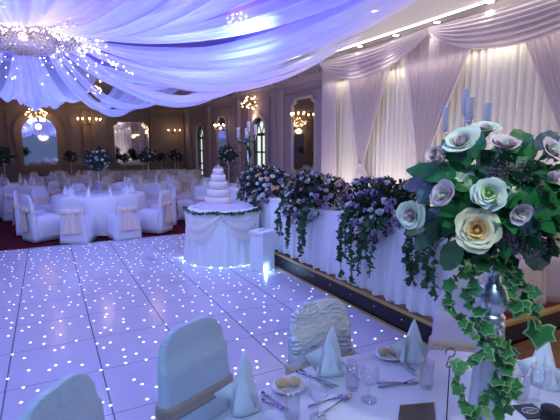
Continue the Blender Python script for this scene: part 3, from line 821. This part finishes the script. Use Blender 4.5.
# the silver one behind the bouquet
pc = at_x(466, 150, 3.35)
candelabra((3.35, pc.y, .98), 'tall silver candelabra on the top table behind the rose bouquet', .95, [(0, .24, -.02), (0, .03, .12), (-.05, -.06, .04), (.0, -.20, -.02)], cr=.034, ch=.20)
pc = at_x(245, 190, 3.3)
candelabra((3.38, 7.62, .985), 'tall ivy wrapped candelabra with pillar candles behind the cake', .98, [(-.12, .17, -.02), (0, .06, -.04), (0, -.04, .08), (.06, -.22, .02)], ivy=True, cr=.03, ch=.17)

# ============================================================ CAKE TABLE
CT = Vector((2.40, 6.40, 0))
ct = thing('cake_table', 'round cake table draped to the floor in white cloth with peach tulle', 'table', CT)
b = MB(); b.lathe([(.60, .01), (.585, .3), (.57, .6), (.56, .80), (.55, .825), (.3, .83), (.001, .83)], 220, wob=lambda a, z: (.82-z)*.05*(math.sin(a*26)+.5*math.sin(a*43)) if z < .8 else 0, caps=False)
b.build('tablecloth', M['skirt'], ct)
b = MB()
for k in range(4):
    a0 = R(-150+k*72-35)
    def f(s, t, a0=a0):
        a = a0+s*R(72); c = 4*s*(1-s); rr = .59+.03*c+.012*math.sin(t*14+s*4); top = .80-.10*c; low = .76-.40*c
        return (rr*math.cos(a), rr*math.sin(a), top+(low-top)*t)
    b.grid(f, 24, 14)
b.build('tulle_swag', M['tulle'], ct)
r = random.Random(9); b = MB()
ivy_trail(b, [((.57+.015*math.sin(t*7))*math.cos(t), (.57)*math.sin(t), .82+.012*math.sin(t*5)-.02*abs(math.sin(t*2))) for t in [i*2*PI/60 for i in range(61)]], .055, .013, r, 0, None, 1, .004)
b.build('ivy_garland', [M['ivy'], M['stem']], ct)
cl = thing('ruffled_cloth', 'ruffled lilac cloth around the foot of the wedding cake', 'cloth', CT+Vector((0, 0, .83)))
b = MB(); b.lathe([(.46, .006), (.42, .03), (.34, .06), (.26, .07), (.20, .05)], 90, wob=lambda a, z: .06*math.sin(a*11)+.04*math.sin(a*23+1), caps=False)
b.build('cloth_folds', cloth_mat('lilac_organza', (.72, .66, .82), .3), cl)
ck = thing('wedding_cake', 'five tier white wedding cake topped with sugar flowers', 'cake', CT+Vector((-.06, .02, .835))); ck.scale = (1.1, 1.1, 1.1)
z = .02; tiers = [(.195, .115), (.165, .11), (.135, .105), (.105, .10), (.075, .085)]
b = MB(); b.lathe([(.215, 0), (.22, .01), (.215, .02)], 40); b.build('cake_board', M['silver'], ck)
for rr, h in tiers:
    b = MB(); b.lathe([(rr, 0), (rr, h-.012), (rr-.006, h-.003), (rr-.015, h), (.001, h)], 48); o = b.build('cake_tier', M['cake'], ck); o.location = (0, 0, z)
    b = MB()
    for i in range(int(rr*260)): a = 2*PI*i/int(rr*260); b.ball(((rr+.003)*math.cos(a), (rr+.003)*math.sin(a), .008), .009, n=4)
    b.build('piped_border', M['icing_pink'], o); z += h
for k in range(7):
    a = k*2*PI/6; p = Vector((.04*math.cos(a), .04*math.sin(a), z+.018)) if k < 6 else Vector((0, 0, z+.05))
    c = part_copy(SR[4] if k % 2 else SR[0], ck, orient(p, (p.x, p.y, .08), k), .034); c.name = 'sugar_flower'
for k in range(9):
    i = k % 4; zz = .02+sum(h for _, h in tiers[:i+1]); a = -2.3+k*.35; rr = tiers[i][0]-.01
    c = part_copy(SR[4] if k % 2 else SR[0], ck, orient((rr*math.cos(a), rr*math.sin(a), zz+.012), (math.cos(a), math.sin(a), .8), k), .022); c.name = 'sugar_flower'
# post box
pb = thing('post_box', 'white card post box with a slot in its lid beside the cake table', 'box', (2.65, 5.50, 0), R(22))
b = MB(); b.box((0, 0, .27), (.25, .25, .54)); b.build('box_body', M['box_white'], pb, smooth=False, bevel=.006)
b = MB(); b.box((0, 0, .555), (.275, .275, .05)); b.build('box_lid', M['box_white'], pb, smooth=False, bevel=.006)
b = MB(); b.box((0, 0, .5815), (.15, .025, .004)); b.build('slot', M['black'], pb, smooth=False)
# LED lights at the foot of the cake table
for k, (u, v) in enumerate(((187, 257), (198, 259), (212, 262), (221, 262), (231, 264), (243, 263), (249, 258), (253, 268), (264, 271))):
    p = at_z(u, v, .012)
    t = thing('floor_light', 'small white floor light glowing at the foot of the ' + ('cake table' if k < 7 else 'post box'), 'light', p, 0, 'floor lights under the cake table' if k < 7 else 'floor lights by the post box')
    b = MB(); b.lathe([(.022, -.012), (.026, .002), (.018, .006)], 10); b.build('light_base', M['box_white'], t)
    b = MB(); b.ball((0, 0, .018), .017, n=5); b.build('light_dome', M['led'], t)
    d = Vector((CT.x, CT.y, 0))-p; d.z = 0; d.normalize()
    light('POINT', p-d*.05+Vector((0, 0, .05)), 1.3, (.35, .62, 1), .02)
light('SPOT', (2.0, 4.2, 3.5), 420, (.36, .58, 1), .2, aim((2.0, 4.2, 3.5), (2.35, 6.3, .5)), spot=R(40))

# ============================================================ GUEST TABLES
gc = chair_proto('banquet_chair', 'white covered banquet chair with peach bow', M['cover'], M['sash'], .88, .41, False, True, sash_z=.56)
NAP = None
def napkin_mb(h=.20, s=1, seed=0, n=14):
    """standing cone fold: pointed peak, one loose flap"""
    r = random.Random(seed); b = MB()
    def f(a, t):
        an = -PI*.95+a*PI*1.9; rad = (.062*(1-t)**.85+.003)*(1+.10*math.sin(an*3+seed))
        return (rad*math.cos(an)+.012*t*math.sin(seed), rad*math.sin(an)*.75, h*t*(1+.0*a))
    b.grid(f, n, 8)
    b.add([(-.058, .0, 0), (-.105, -.03, .085), (-.03, -.03, .135), (-.04, -.045, .01)], [(0, 1, 2, 3)])
    b.add([(.045, -.02, 0), (.06, -.05, .07), (.0, -.035, .15), (.0, -.045, 0)], [(0, 1, 2, 3)])
    return b
def napkin_thing(label, loc, rz, h, seed, group=None, fine=True):
    o = napkin_mb(h, 1, seed, 20 if fine else 8).build('napkin', M['napkin']); tag(o, label, 'napkin', group); o.location = loc; o.rotation_euler = (0, 0, rz)
    if fine: s = o.modifiers.new('solid', 'SOLIDIFY'); s.thickness = .0025
    return o
def topiary(label, loc, hh, rad, seed, group=None, fl=14):
    r = random.Random(seed); root = thing('flower_centrepiece', label, 'centrepiece', loc, 0, group)
    b = MB(); b.lathe([(.09, 0), (.09, .012), (.02, .03), (.014, .06), (.014, hh), (.04, hh+.03)], 10); b.build('stand', M['silver'], root)
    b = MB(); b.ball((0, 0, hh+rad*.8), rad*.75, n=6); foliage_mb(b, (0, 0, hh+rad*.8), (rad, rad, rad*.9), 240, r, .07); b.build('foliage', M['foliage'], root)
    for k in range(fl):
        d = Vector((r.gauss(0, 1), r.gauss(-.4, 1), r.gauss(0, .9))).normalized()
        part_copy(SR[0 if r.random() < .6 else 4], root, orient(Vector((0, 0, hh+rad*.8))+d*rad*.95, d, 0), .045)
    return root
clothme = MB(); clothme.lathe([(.99, .01), (.975, .3), (.95, .6), (.93, .735), (.915, .755), (.6, .76), (.001, .76)], 120, wob=lambda a, z: (.76-z)*.06*math.sin(a*20+math.sin(a*3)) if z < .75 else 0, caps=False)
tb = thing('banquet_table', '', 'table'); clothme.build('tablecloth', M['linen'], tb)
tb_used = False; gc_used = False
glass_b = MB(); glass_b.lathe([(.03, 0), (.03, .004), (.004, .01), (.004, .09), (.03, .12), (.033, .17), (.028, .19)], 10, caps=False)
gm = glass_b.mesh('wine_glass', [M['glass']])
def dirpt(u, D):
    r = ray(u, 147); h = Vector((r.x, r.y, 0)); f = h.x*math.sin(CY)+h.y*math.cos(CY); return h*(D/f)
TBL = [  # x, y, where, chairs, flowers height, radius
    (.97, 10.1, 'nearest the dance floor', 10, .52, .25),
    (-2.75, 10.5, 'at the left edge of the room', 10, .55, .22),
    (-1.0, 13.7, 'in front of the arched mirror', 10, .55, .24),
    (2.6, 13.0, 'left of the wedding cake', 10, .55, .22),
    (4.15, 10.6, 'behind the top table flowers', 8, .6, .26),
    (-2.9, 17.0, 'farthest to the left', 8, .6, .25),
    (.75, 16.9, 'in front of the cut-corner far mirror', 10, .52, .2),
    (4.2, 16.1, 'near the far corner', 8, .55, .22),
]
front_names = {0: 'white covered chair with peach bow, facing away at the near side of the nearest guest table, left of the middle pair', }
for ti, (tx, ty, wh, nc, fh, fr) in enumerate(TBL):
    c = Vector((tx, ty, 0))
    if not tb_used: t = tb; t.location = c; tb_used = True
    else: t = dup(tb, c)
    t['label'] = 'round guest table under a white cloth ' + wh; t['category'] = 'table'; t['group'] = 'round guest tables'
    tocam = math.atan2(-c.y, -c.x)
    for k in range(nc):
        a = tocam+(k+.5)*2*PI/nc + (0 if ti == 0 else .2*ti)
        p = c+Vector((math.cos(a), math.sin(a), 0))*1.29
        lab = 'white covered chair at the round table ' + wh; grp = 'chairs at the round table ' + wh
        if ti == 0:
            nm = {0: 'white chair, right one of the front middle pair at the table by the dance floor', nc-1: 'white chair, left one of the front middle pair at the table by the dance floor',
                  1: 'white chair at the front right of the guest table by the dance floor', nc-2: 'white chair at the front left of the guest table by the dance floor'}
            if k in nm: lab = nm[k]; grp = 'chairs at the round table ' + wh
        rz = a+PI/2      # +Y of the chair points at the table centre
        rz = math.atan2(c.y-p.y, c.x-p.x)-PI/2+rng.uniform(-.07, .07)
        if not gc_used: ch = gc; gc.location = p; gc.rotation_euler = (0, 0, rz); gc['label'] = lab; gc['group'] = grp; gc_used = True
        else: ch = dup(gc, p, rz, lab, grp)
        q = c+Vector((math.cos(a), math.sin(a), 0))*.66
        napkin_thing('small white peaked napkin on the round table ' + wh, (q.x, q.y, .762), a, .19, k, 'napkins on the round table ' + wh, False)
        if ti in (0, 3, 4, 1):
            g = bpy.data.objects.new('wine_glass', gm); C.objects.link(g); q = c+Vector((math.cos(a+.25), math.sin(a+.25), 0))*.52; g.location = (q.x, q.y, .762)
            tag(g, 'small wine glass on the round table ' + wh, 'glass', 'wine glasses on the round table ' + wh)
    topiary('flower ball centrepiece on the round table ' + wh, (c.x, c.y, .762), fh, fr, 20+ti, None, 16 if ti else 26)
# small ball topiaries along the far table
for k, (u, v) in enumerate(((140, 155), (152, 155), (182, 160), (210, 158), (7, 156))):
    c = dirpt(u, 16.0)
# long buffet table near the far wall
lt = thing('long_table', 'long white clothed table along the far end of the room', 'table', (3.6, 19.6, 0))
b = MB(); b.box((0, 0, .745), (4.2, .8, .03)); skirt(b, [(2.1, .4, 0), (-2.1, .4, 0), (-2.1, -.4, 0), (2.1, -.4, 0)], .01, .745, 26, .02); b.build('tablecloth', M['linen'], lt)
for k, x in enumerate((2.25, 2.95, 3.7, 4.5, 5.25)):
    topiary('small dark topiary ball on the long table, ' + ('leftmost', 'second from the left', 'middle', 'second from the right', 'rightmost')[k] + ' of its row', (x, 19.6, .762), .42, .17, 50+k, 'topiary balls on the long table', 5)

# ============================================================ FOREGROUND TABLE
TC = Vector((1.10, .60, 0)); TZ = .76
ft = thing('banquet_table', 'large round dining table in the foreground under a pale cloth', 'table', TC)
b = MB(); b.lathe([(1.10, .01), (1.06, .3), (1.03, .6), (1.005, .735), (.99, .757), (.7, .76), (.001, .76)], 160, wob=lambda a, z: (.76-z)*.05*math.sin(a*18+math.sin(a*3)) if z < .75 else 0, caps=False)
b.build('tablecloth', M['linen_near'], ft)

nc1 = chair_proto('banquet_chair', 'chair in soft silver blue satin with champagne sash, behind the leftmost napkin', M['satin_soft'], M['sash_gold'], .94, .385, True, 2, sash_z=.57)
def facing(p): return math.atan2(TC.y-p[1], TC.x-p[0])-PI/2
def put_chair(o, u, v, rzoff=0):
    p = at_z(u, v, .92); rz = facing(p)+rzoff
    # backrest centre lies .275 behind the chair origin
    f = Vector((-math.sin(rz), math.cos(rz), 0)); q = Vector((p.x, p.y, 0))+f*.275
    o.location = (q.x, q.y, 0); o.rotation_euler = (0, 0, rz)
put_chair(nc1, 192, 326, .0)
nc2 = chair_proto('banquet_chair', 'chair in shiny crushed silver satin behind the middle napkin', M['satin'], M['sash_gold'], .94, .385, True, 2, sash_z=.59)
put_chair(nc2, 320, 304, .15)
nc3 = dup(nc1, label='rounded chair back in the bottom left corner of the picture'); put_chair(nc3, 57, 392)
nc4 = chair_proto('banquet_chair', 'lilac covered chair behind the silver flower stand', mat('lilac_cover_cloth', (.55, .50, .66), .7, bump=.2), M['sash_gold'], .94, .385, True, 2, sash_z=.59)
put_chair(nc4, 470, 292, .1)

# napkins
def table_napkin(u, v, rz, h, seed, label): p = at_z(u, v, TZ+.001); return napkin_thing(label, (p.x, p.y, TZ+.001), rz, h, seed)
table_napkin(243, 409, R(-25), .235, 1, 'tall peaked white napkin at the left of the foreground table')
table_napkin(329, 372, R(-35), .215, 2, 'peaked white napkin in front of the crushed satin chair')
table_napkin(412, 360, R(-30), .20, 3, 'leaning white napkin left of the table number stand')
table_napkin(543, 384, R(-60), .235, 4, 'peaked white napkin to the right of the flower stand')

# glassware
def tumbler(u, v, label, h=.13, r0=.03):
    p = at_z(u, v, TZ+.001); t = thing('tumbler', label, 'glass', (p.x, p.y, TZ+.001))
    b = MB(); b.lathe([(.001, 0), (r0*.92, 0), (r0, .006), (r0*1.08, h), (r0*1.02, h), (r0*.93, .012), (.001, .012)], 28, caps=False); b.build('glass_body', M['glass'], t); return t
def wine(u, v, label, s=1.0):
    p = at_z(u, v, TZ+.001); t = thing('wine_glass', label, 'glass', (p.x, p.y, TZ+.001))
    b = MB(); b.lathe([(.001, 0), (.034*s, 0), (.034*s, .003), (.006*s, .008), (.004*s, .02), (.004*s, .06*s), (.007*s, .068*s)], 24, caps=False); b.build('glass_foot', M['glass'], t)
    b = MB(); b.lathe([(.004*s, .066*s), (.022*s, .075*s), (.036*s, .095*s), (.040*s, .118*s), (.037*s, .142*s), (.034*s, .155*s), (.032*s, .155*s), (.035*s, .140*s), (.037*s, .118*s), (.034*s, .098*s), (.020*s, .079*s), (.001, .073*s)], 28, caps=False)
    b.build('glass_bowl', M['glass'], t); return t
tumbler(292, 419, 'clear tumbler in front of the left bread plate', .12, .029)
tumbler(352, 389, 'clear tumbler beside the crushed satin chair', .12, .027)
tumbler(426, 387, 'clear tumbler left of the table number stand', .115, .028)
tumbler(519, 400, 'clear tumbler right of the flower stand', .12, .032)
wine(318, 418, 'stemmed wine glass beside the left tumbler', .95)
wine(369, 400, 'stemmed wine glass in the middle of the table', .95)
wine(538, 404, 'stemmed wine glass before the right napkin', 1.0)
# bread plates
def plate(u, v, label, lab2, r=.07):
    p = at_z(u, v, TZ+.001); t = thing('side_plate', label, 'plate', (p.x, p.y, TZ+.001))
    b = MB(); b.lathe([(.001, .001), (r*.55, .001), (r*.62, .003), (r, .012), (r, .015), (r*.6, .007), (.001, .006)], 36, caps=False); b.build('plate_body', M['china'], t)
    for k, (dx, dy) in enumerate(((-.022, .012), (.026, -.006))):
        o = MB().ball((0, 0, .018), .03, n=8, sq=(1, .8, .62)).build('bread_roll', M['bread']); tag(o, lab2 + (', left of the two' if k == 0 else ', right of the two'), 'bread roll', 'bread rolls on the side plates'); o.location = (p.x+dx, p.y+dy, TZ+.008)
plate(288, 388, 'white side plate behind the left tumbler', 'bread roll on the plate behind the left tumbler')
plate(389, 356, 'white side plate at the far rim of the foreground table', 'bread roll on the plate at the far rim of the table')
# cutlery
def fork_mb():
    b = MB(); b.tube([(0, 0, .003), (0, .06, .003), (0, .12, .005)], [.0055, .004, .003], 6)
    b.add([(-.004, .115, .005), (.004, .115, .005), (.011, .138, .003), (.011, .15, .003), (-.011, .15, .003), (-.011, .138, .003)], [(0, 1, 2, 3, 4, 5)])
    for x in (-.0095, -.003, .003, .0095): b.tube([(x, .148, .003), (x, .175, .005), (x*.9, .19, .008)], [.0018, .0018, .001], 4)
    return b
def knife_mb():
    b = MB(); b.tube([(0, 0, .004), (0, .05, .004), (0, .10, .004)], [.006, .005, .004], 6)
    b.add([(-.004, .10, .003), (.004, .10, .003), (.009, .13, .003), (.008, .20, .003), (-.004, .215, .003), (-.004, .10, .006), (.002, .10, .006), (.002, .13, .006), (.002, .2, .005), (-.004, .212, .005)], [(0, 1, 2, 3, 4), (5, 9, 8, 7, 6), (1, 6, 7, 2), (2, 7, 8, 3), (3, 8, 9, 4), (4, 9, 5, 0)])
    return b
def spoon_mb():
    b = MB(); b.tube([(0, 0, .003), (0, .06, .003), (0, .135, .006)], [.0055, .004, .003], 6)
    b.ball((0, .16, .006), .03, n=7, sq=(.62, 1, .22)); return b
CUT = {'fork': fork_mb, 'knife': knife_mb, 'spoon': spoon_mb}
def cut(kind, u0, v0, u1, v1, label):
    p = at_z(u0, v0, TZ+.002); q = at_z(u1, v1, TZ+.002); d = q-p
    o = CUT[kind]().build(kind, M['chrome']); tag(o, label, kind); o.location = p; s = d.length/.20
    o.scale = (max(.85, s*.8), s, 1); o.rotation_euler = (0, 0, math.atan2(d.y, d.x)-PI/2)
cut('knife', 262, 393, 286, 409, 'dinner knife by the left napkin')
cut('fork', 262, 400, 290, 413, 'fork beside the dinner knife by the left napkin')
cut('knife', 296, 372, 336, 386, 'dinner knife below the middle napkin')
cut('fork', 300, 370, 335, 391, 'fork lying across the dinner knife below the middle napkin')
cut('spoon', 318, 417, 353, 394, 'dessert spoon between the two left glasses')
cut('fork', 308, 407, 345, 396, 'dessert fork beneath the spoon between the left glasses')
cut('knife', 341, 362, 360, 380, 'knife behind the middle tumbler')
cut('spoon', 378, 388, 421, 381, 'spoon in front of the black card')
cut('fork', 376, 383, 418, 384, 'fork lying along the spoon in front of the black card')
cut('knife', 391, 354, 416, 376, 'knife pointing at the left base of the third napkin')
cut('fork', 398, 356, 416, 374, 'fork next to the knife by the third napkin')
cut('knife', 505, 388, 490, 372, 'knife right of the flower stand')
# black card
q = [at_z(u, v, TZ+.004) for u, v in ((400, 405), (434, 402), (436, 425), (397, 428))]
b = MB(); b.add([tuple(x) for x in q]+[tuple(x-Vector((0, 0, .003))) for x in q], [(0, 1, 2, 3), (4, 7, 6, 5), (0, 4, 5, 1), (1, 5, 6, 2), (2, 6, 7, 3), (3, 7, 4, 0)])
tag(b.build('menu_card', mat('black_card', (.012, .015, .02), .25), smooth=False), 'glossy black card lying on the foreground cloth', 'card')
# table number stand
p = at_z(446, 428, TZ+.001)
tn = thing('table_number_stand', 'thin black stand with a scrolled table number beside the flower stand', 'table number', p)
b = MB(); b.lathe([(.03, 0), (.03, .004), (.003, .008)], 16); b.tube([(0, 0, .005), (0, 0, .20)], .0022, 6); b.build('stand_rod', M['black'], tn)
b = MB(); sd = Vector((math.cos(CY), -math.sin(CY), 0))
pts = []
for i in range(26):
    t = i/25; a = R(200)-t*R(300); pts.append(sd*(.016*math.cos(a))+Vector((0, 0, .285+.016*math.sin(a))))
pts += [sd*(-.012+.03*t)+Vector((0, 0, .235-.004*math.sin(t*6))) for t in [i/6 for i in range(7)]]
b.tube(pts, .0024, 6); b.tube([Vector((0, 0, .2)), Vector((0, 0, .235))], .0022, 6); b.build('scrolled_number', mat('number_bronze', (.20, .13, .16), .4, metal=.5), tn)
# coaster and black pot at the bottom right
p = at_z(530, 412, TZ+.001)
cs = thing('coaster', 'dark card with a pale oval emblem at the bottom right of the table', 'coaster', p, R(-20))
b = MB(); b.box((0, 0, .003), (.085, .085, .005)); b.build('coaster_card', mat('dark_card', (.03, .035, .06), .3), cs, smooth=False)
b = MB(); b.tube([(.03*math.cos(a*PI/12), .018*math.sin(a*PI/12), .0065) for a in range(25)], .0016, 5)
for x in (-.014, -.005, .004, .013): b.tube([(x, -.006, .0065), (x+.002, .006, .0065)], .0014, 5)
b.build('oval_emblem', M['china'], cs)
p = at_z(550, 421, TZ+.001); pt = thing('black_pot', 'small round black pot at the bottom right edge of the picture', 'pot', p)
b = MB(); b.lathe([(.030, 0), (.032, .004), (.032, .045), (.028, .05)], 24); b.build('pot_body', M['black'], pt)
b = MB(); b.lathe([(.0335, .036), (.0335, .05), (.03, .053), (.012, .053)], 24); b.build('pot_lid', M['riser'], pt)

# ============================================================ SILVER STAND AND BOUQUET
SP = Vector((1.17, .82, TZ+.001))
ss = thing('flower_stand', 'turned silver candlestick stand carrying the rose bouquet', 'stand', SP)
b = MB(); b.lathe([(.085, 0), (.088, .012), (.07, .03), (.05, .045), (.046, .06), (.054, .075), (.052, .10), (.040, .30), (.032, .42), (.030, .44)], 36); b.build('stand_shaft', M['silver'], ss)
b = MB(); b.lathe([(.030, .44), (.040, .447), (.040, .458), (.030, .463), (.036, .468), (.042, .477), (.036, .487), (.030, .490), (.040, .505), (.046, .530), (.044, .556), (.032, .576), (.020, .59), (.020, .62), (.035, .64), (.03, .66)], 36); b.build('stand_collar', M['silver'], ss)

BQ = thing('rose_bouquet', 'large bouquet of cream and blush roses with glossy leaves on the silver stand', 'flowers', SP+Vector((0, 0, .64)))
BL = Vector(BQ.location); BC = SP+Vector((.02, .02, .83)) # bouquet centre
DC = BC.x*math.sin(CY)*math.cos(CP)+BC.y*math.cos(CY)*math.cos(CP)-(BC.z-CH)*math.sin(CP)
cam_dir = (Vector((0, 0, CH))-BC).normalized()
right = Vector((math.cos(CY), -math.sin(CY), 0)); upv = right.cross(-cam_dir).normalized()
if upv.z < 0: upv = -upv
def depth_at(u, v):      # bouquet front surface depth for a given direction
    p = at_d(u, v, DC); x = (p-BC).dot(right)/.30; y = (p-BC).z/.22
    q = max(0, 1-x*x-y*y); return DC-.20*math.sqrt(q)
def big_rose(mats, seed, n=24, op=1.0, inner=.38):
    me = rose_mb(n, op, 8, 8, seed, inner, .07 if op > .9 else .13).mesh('rose', mats); return me
RM = {'cream': big_rose([M['r_cream'], M['r_peach']], 1, 36, 1.0, .55), 'white': big_rose([M['r_white'], M['r_lime']], 2, 34, .95, .5), 'blush': big_rose([M['r_white'], M['r_pink']], 3, 32, .8, .5),
      'pink': big_rose([M['r_pink'], M['r_white']], 4, 28, .66, .4), 'bud': big_rose([M['r_pink'], M['r_pink']], 5, 14, .35, .6)}
cal = calyx_mb().mesh('calyx', [M['leaf2']])
ROSES = [ # u, v, radius px, kind, facing (right, up, toward camera), depth push
    (477, 230, 24, 'cream', (.05, .05, 1), 0, 'large open cream rose with peach heart'),
    (489, 193, 19, 'white', (.0, .1, 1), 0, 'open white rose with lime heart'),
    (461, 141, 19, 'blush', (-.25, .8, .45), .0, 'white rose seen from the side at the top of the bouquet'),
    (443, 195, 17, 'pink', (-.55, .45, .55), 0, 'half open blush rosebud'),
    (505, 144, 18, 'pink', (.05, .95, .35), 0, 'white rose with pink rim at the top'),
    (436, 156, 14, 'bud', (-.6, .5, .4), 0, 'pink rosebud at upper left'),
    (411, 215, 17, 'blush', (-.75, .1, .5), 0, 'cream rose at the left edge'),
    (521, 213, 14, 'pink', (.3, -.35, .6), 0, 'greenish blush rosebud at right'),
    (553, 150, 17, 'pink', (.5, .35, .5), 0, 'blush rose at the right edge'),
    (556, 176, 12, 'bud', (.7, -.1, .5), 0, 'pink bud at the right edge'),
    (486, 128, 13, 'blush', (.1, .8, .3), .06, 'small white rose at the very top'),
    (585, 215, 19, 'blush', (.8, 0, .3), .0, None), (575, 185, 18, 'cream', (.8, .3, .1), .1, None),
]
for (u, v, rp, kd, fc, push, lab) in ROSES:
    d = depth_at(u, v)+push-(0 if kd in ('cream', 'white') else .035); p = at_d(u, v, d); s = rp*d/CF
    n = (right*fc[0]+upv*fc[1]+cam_dir*(fc[2]+(.25 if fc[2] < .9 else 0))).normalized()
    o = bpy.data.objects.new('rose', RM[kd]); C.objects.link(o); o.parent = BQ; k = 1.12 if kd in ('cream', 'white') else (.86 if kd == 'bud' else .98)
    o.matrix_local = orient(p-BL, n, rng.uniform(0, 6), s/k*1.05)
    if lab: o['label'] = lab
    c = bpy.data.objects.new('calyx', cal); C.objects.link(c); c.parent = o
for k, dv in enumerate(((.0, .9, -.6), (-.7, .2, -.8), (.6, .5, -.8), (.1, -.1, -1), (.8, -.2, -.5), (-.5, .8, -.5))):   # the far side
    n = (right*dv[0]+Vector((0, 0, dv[1]))+cam_dir*dv[2]).normalized(); p = BC+Vector((n.x*.24, n.y*.24, n.z*.17))
    o = bpy.data.objects.new('rose', RM[['cream', 'white', 'pink', 'blush'][k % 4]]); C.objects.link(o); o.parent = BQ; o.matrix_local = orient(p-BL, n, k, .042)
# big glossy leaves
def leaf_part(base, tip, w, up, m, droop=.15, name='leaf', round_=.8):
    d = tip-base; b = MB(); L = d.length
    leaf_grid(b, L, w, orient_y(base-BL, d, up), 0, droop, .22, round_, 10, 6)
    b.build(name, m, BQ)
def px(u, v, dd=0): return at_d(u, v, depth_at(u, v)+dd)
LV = [ (455, 178, 405, 166, .040, 'leaf', 0), (438, 185, 398, 182, .03, 'leaf_blue', .03), (520, 165, 527, 118, .042, 'leaf', .03), (535, 150, 562, 128, .028, 'leaf_blue', .03),
  (470, 165, 440, 135, .03, 'leaf', .02), (455, 205, 425, 240, .045, 'leaf', .02), (465, 215, 455, 165, .04, 'leaf', .05), (500, 175, 478, 150, .035, 'leaf', .03),
  (515, 180, 548, 158, .04, 'leaf', .02), (530, 200, 562, 205, .045, 'leaf', .02), (525, 195, 560, 238, .05, 'leaf', .03), (505, 215, 522, 262, .05, 'leaf', .04),
  (460, 240, 440, 275, .032, 'leaf2', .02), (440, 225, 408, 250, .03, 'leaf', .03), (430, 225, 400, 232, .02, 'leaf2', .04), (485, 250, 470, 285, .03, 'leaf', .03),
  (500, 250, 500, 285, .03, 'leaf', .04), (530, 235, 545, 275, .04, 'leaf', .03), (545, 215, 575, 255, .05, 'leaf', .05), (480, 160, 470, 120, .03, 'leaf', .05),
  (495, 160, 520, 132, .03, 'leaf2', .04), (430, 180, 418, 205, .02, 'leaf_blue', .02), (440, 210, 420, 222, .018, 'leaf_blue', .0), (540, 180, 572, 170, .04, 'leaf', .04),
  (455, 150, 425, 148, .022, 'leaf2', .02), (520, 222, 538, 232, .02, 'leaf_blue', -.01), (532, 210, 552, 222, .016, 'leaf_blue', -.02), (500, 205, 520, 190, .035, 'leaf', .03), (470, 190, 448, 172, .03, 'leaf', .02), (462, 200, 500, 170, .05, 'leaf', .06)]
for (u0, v0, u1, v1, w, m, dd) in LV:
    a = px(u0, v0, dd+.02); c = px(u1, v1, dd); up = cam_dir+upv*.4+right*rng.uniform(-.5, .5)
    leaf_part(a, c, w, up, M[m], rng.uniform(.05, .2))
for k in range(40):      # leaves all round, behind and below
    a = rng.uniform(0, 2*PI); z = rng.uniform(-.9, .9); q = math.sqrt(1-z*z); n = Vector((q*math.cos(a), q*math.sin(a), z))
    if n.dot(cam_dir) > .45: n = -n
    base = BC+Vector((n.x*.12, n.y*.12, n.z*.09)); tip = BC+Vector((n.x*.27, n.y*.27, n.z*.19-.03))
    leaf_part(base, tip, rng.uniform(.035, .055), Vector((rng.uniform(-.4, .4), rng.uniform(-.4, .4), 1)), M['leaf'], .2)
b = MB(); b.ball((0, 0, 0), 1, n=10, sq=(.16, .16, .12)); foliage_mb(b, (0, 0, 0), (.22, .22, .16), 500, random.Random(2), .045); o = b.build('inner_foliage', M['leaf'], BQ); o.location = BC-BL
# statice filler
for k, (u, v, rr) in enumerate(((500, 163, .05), (522, 172, .04), (508, 235, .045), (525, 245, .05), (495, 175, .03), (536, 178, .03), (545, 250, .03), (405, 183, .014))):
    p = px(u, v, .03 if k < 7 else 0); b = MB(); r = random.Random(30+k)
    for j in range(int(rr*3200) if k < 7 else 16):
        d = Vector((r.gauss(0, 1), r.gauss(0, 1), r.gauss(0, 1))).normalized()*rr*r.random()**.5; e = p+d-BL
        b.octa(tuple(e), r.uniform(.0022, .004)); 
        if j % 6 == 0: b.tube([p-BL-cam_dir*.02, e], .0008, 3)
    b.build('statice_sprig', M['statice'], BQ)
# variegated ivy
IV = [ [(470, 262), (455, 280), (452, 305), (470, 330), (492, 345)], [(500, 262), (520, 275), (532, 300), (540, 325)], [(478, 262), (470, 285), (476, 318), (498, 340), (505, 372), (500, 400)],
       [(492, 345), (468, 360), (458, 385), (470, 410), (478, 435)], [(500, 380), (488, 400), (470, 415), (462, 440)], [(505, 340), (512, 360), (508, 395), (500, 430)], [(505, 262), (512, 280), (515, 300), (522, 312)] ]
stand_d = SP.x*math.sin(CY)*math.cos(CP)+SP.y*math.cos(CY)*math.cos(CP)
for k, path in enumerate(IV):
    r = random.Random(60+k); pts = []
    for j, (u, v) in enumerate(path):
        # depth on the stand at this height; bring the vine just in front of / beside the shaft
        base = SP.copy(); zz = None
        dz = DC-.02
        # solve for the depth of the vertical axis at this image height
        rr = ray(u, v); f = SP.x*math.sin(CY)+SP.y*math.cos(CY); rf = rr.x*math.sin(CY)+rr.y*math.cos(CY)
        t = (f-.058)/rf; pts.append(Vector((0, 0, CH))+rr*t-BL)
    sm = []
    for j in range(len(pts)-1):
        for q in range(4):
            t = q/4; p0 = pts[max(j-1, 0)]; p1 = pts[j]; p2 = pts[j+1]; p3 = pts[min(j+2, len(pts)-1)]
            sm.append(.5*((2*p1)+(p2-p0)*t+(2*p0-5*p1+4*p2-p3)*t*t+(3*p1-p0-3*p2+p3)*t**3))
    sm.append(pts[-1]); b = MB()
    ivy_trail(b, sm, .037 if k != 6 else .03, .0165, r, 0, 1, 2, .0022, out=cam_dir)
    if k == 1: ivy_leaf(b, orient_y(pts[-1]+right*.005, Vector((0, 0, -1))-right*.1, cam_dir), .075, 0, 1); ivy_leaf(b, orient_y(pts[2]-right*.03, Vector((0, 0, -1))-right*.25, cam_dir), .06, 0, 1)
    b.build('ivy_trail', [M['leaf2'], M['leaf_edge'], M['stem']], BQ)
# trailing dark red bud accents
# ------------------------------------------------------------ view
sc.view_settings.view_transform = 'Standard'; sc.view_settings.look = 'None'; sc.view_settings.gamma = 1; sc.view_settings.use_curve_mapping = False
sc.view_settings.exposure = 0
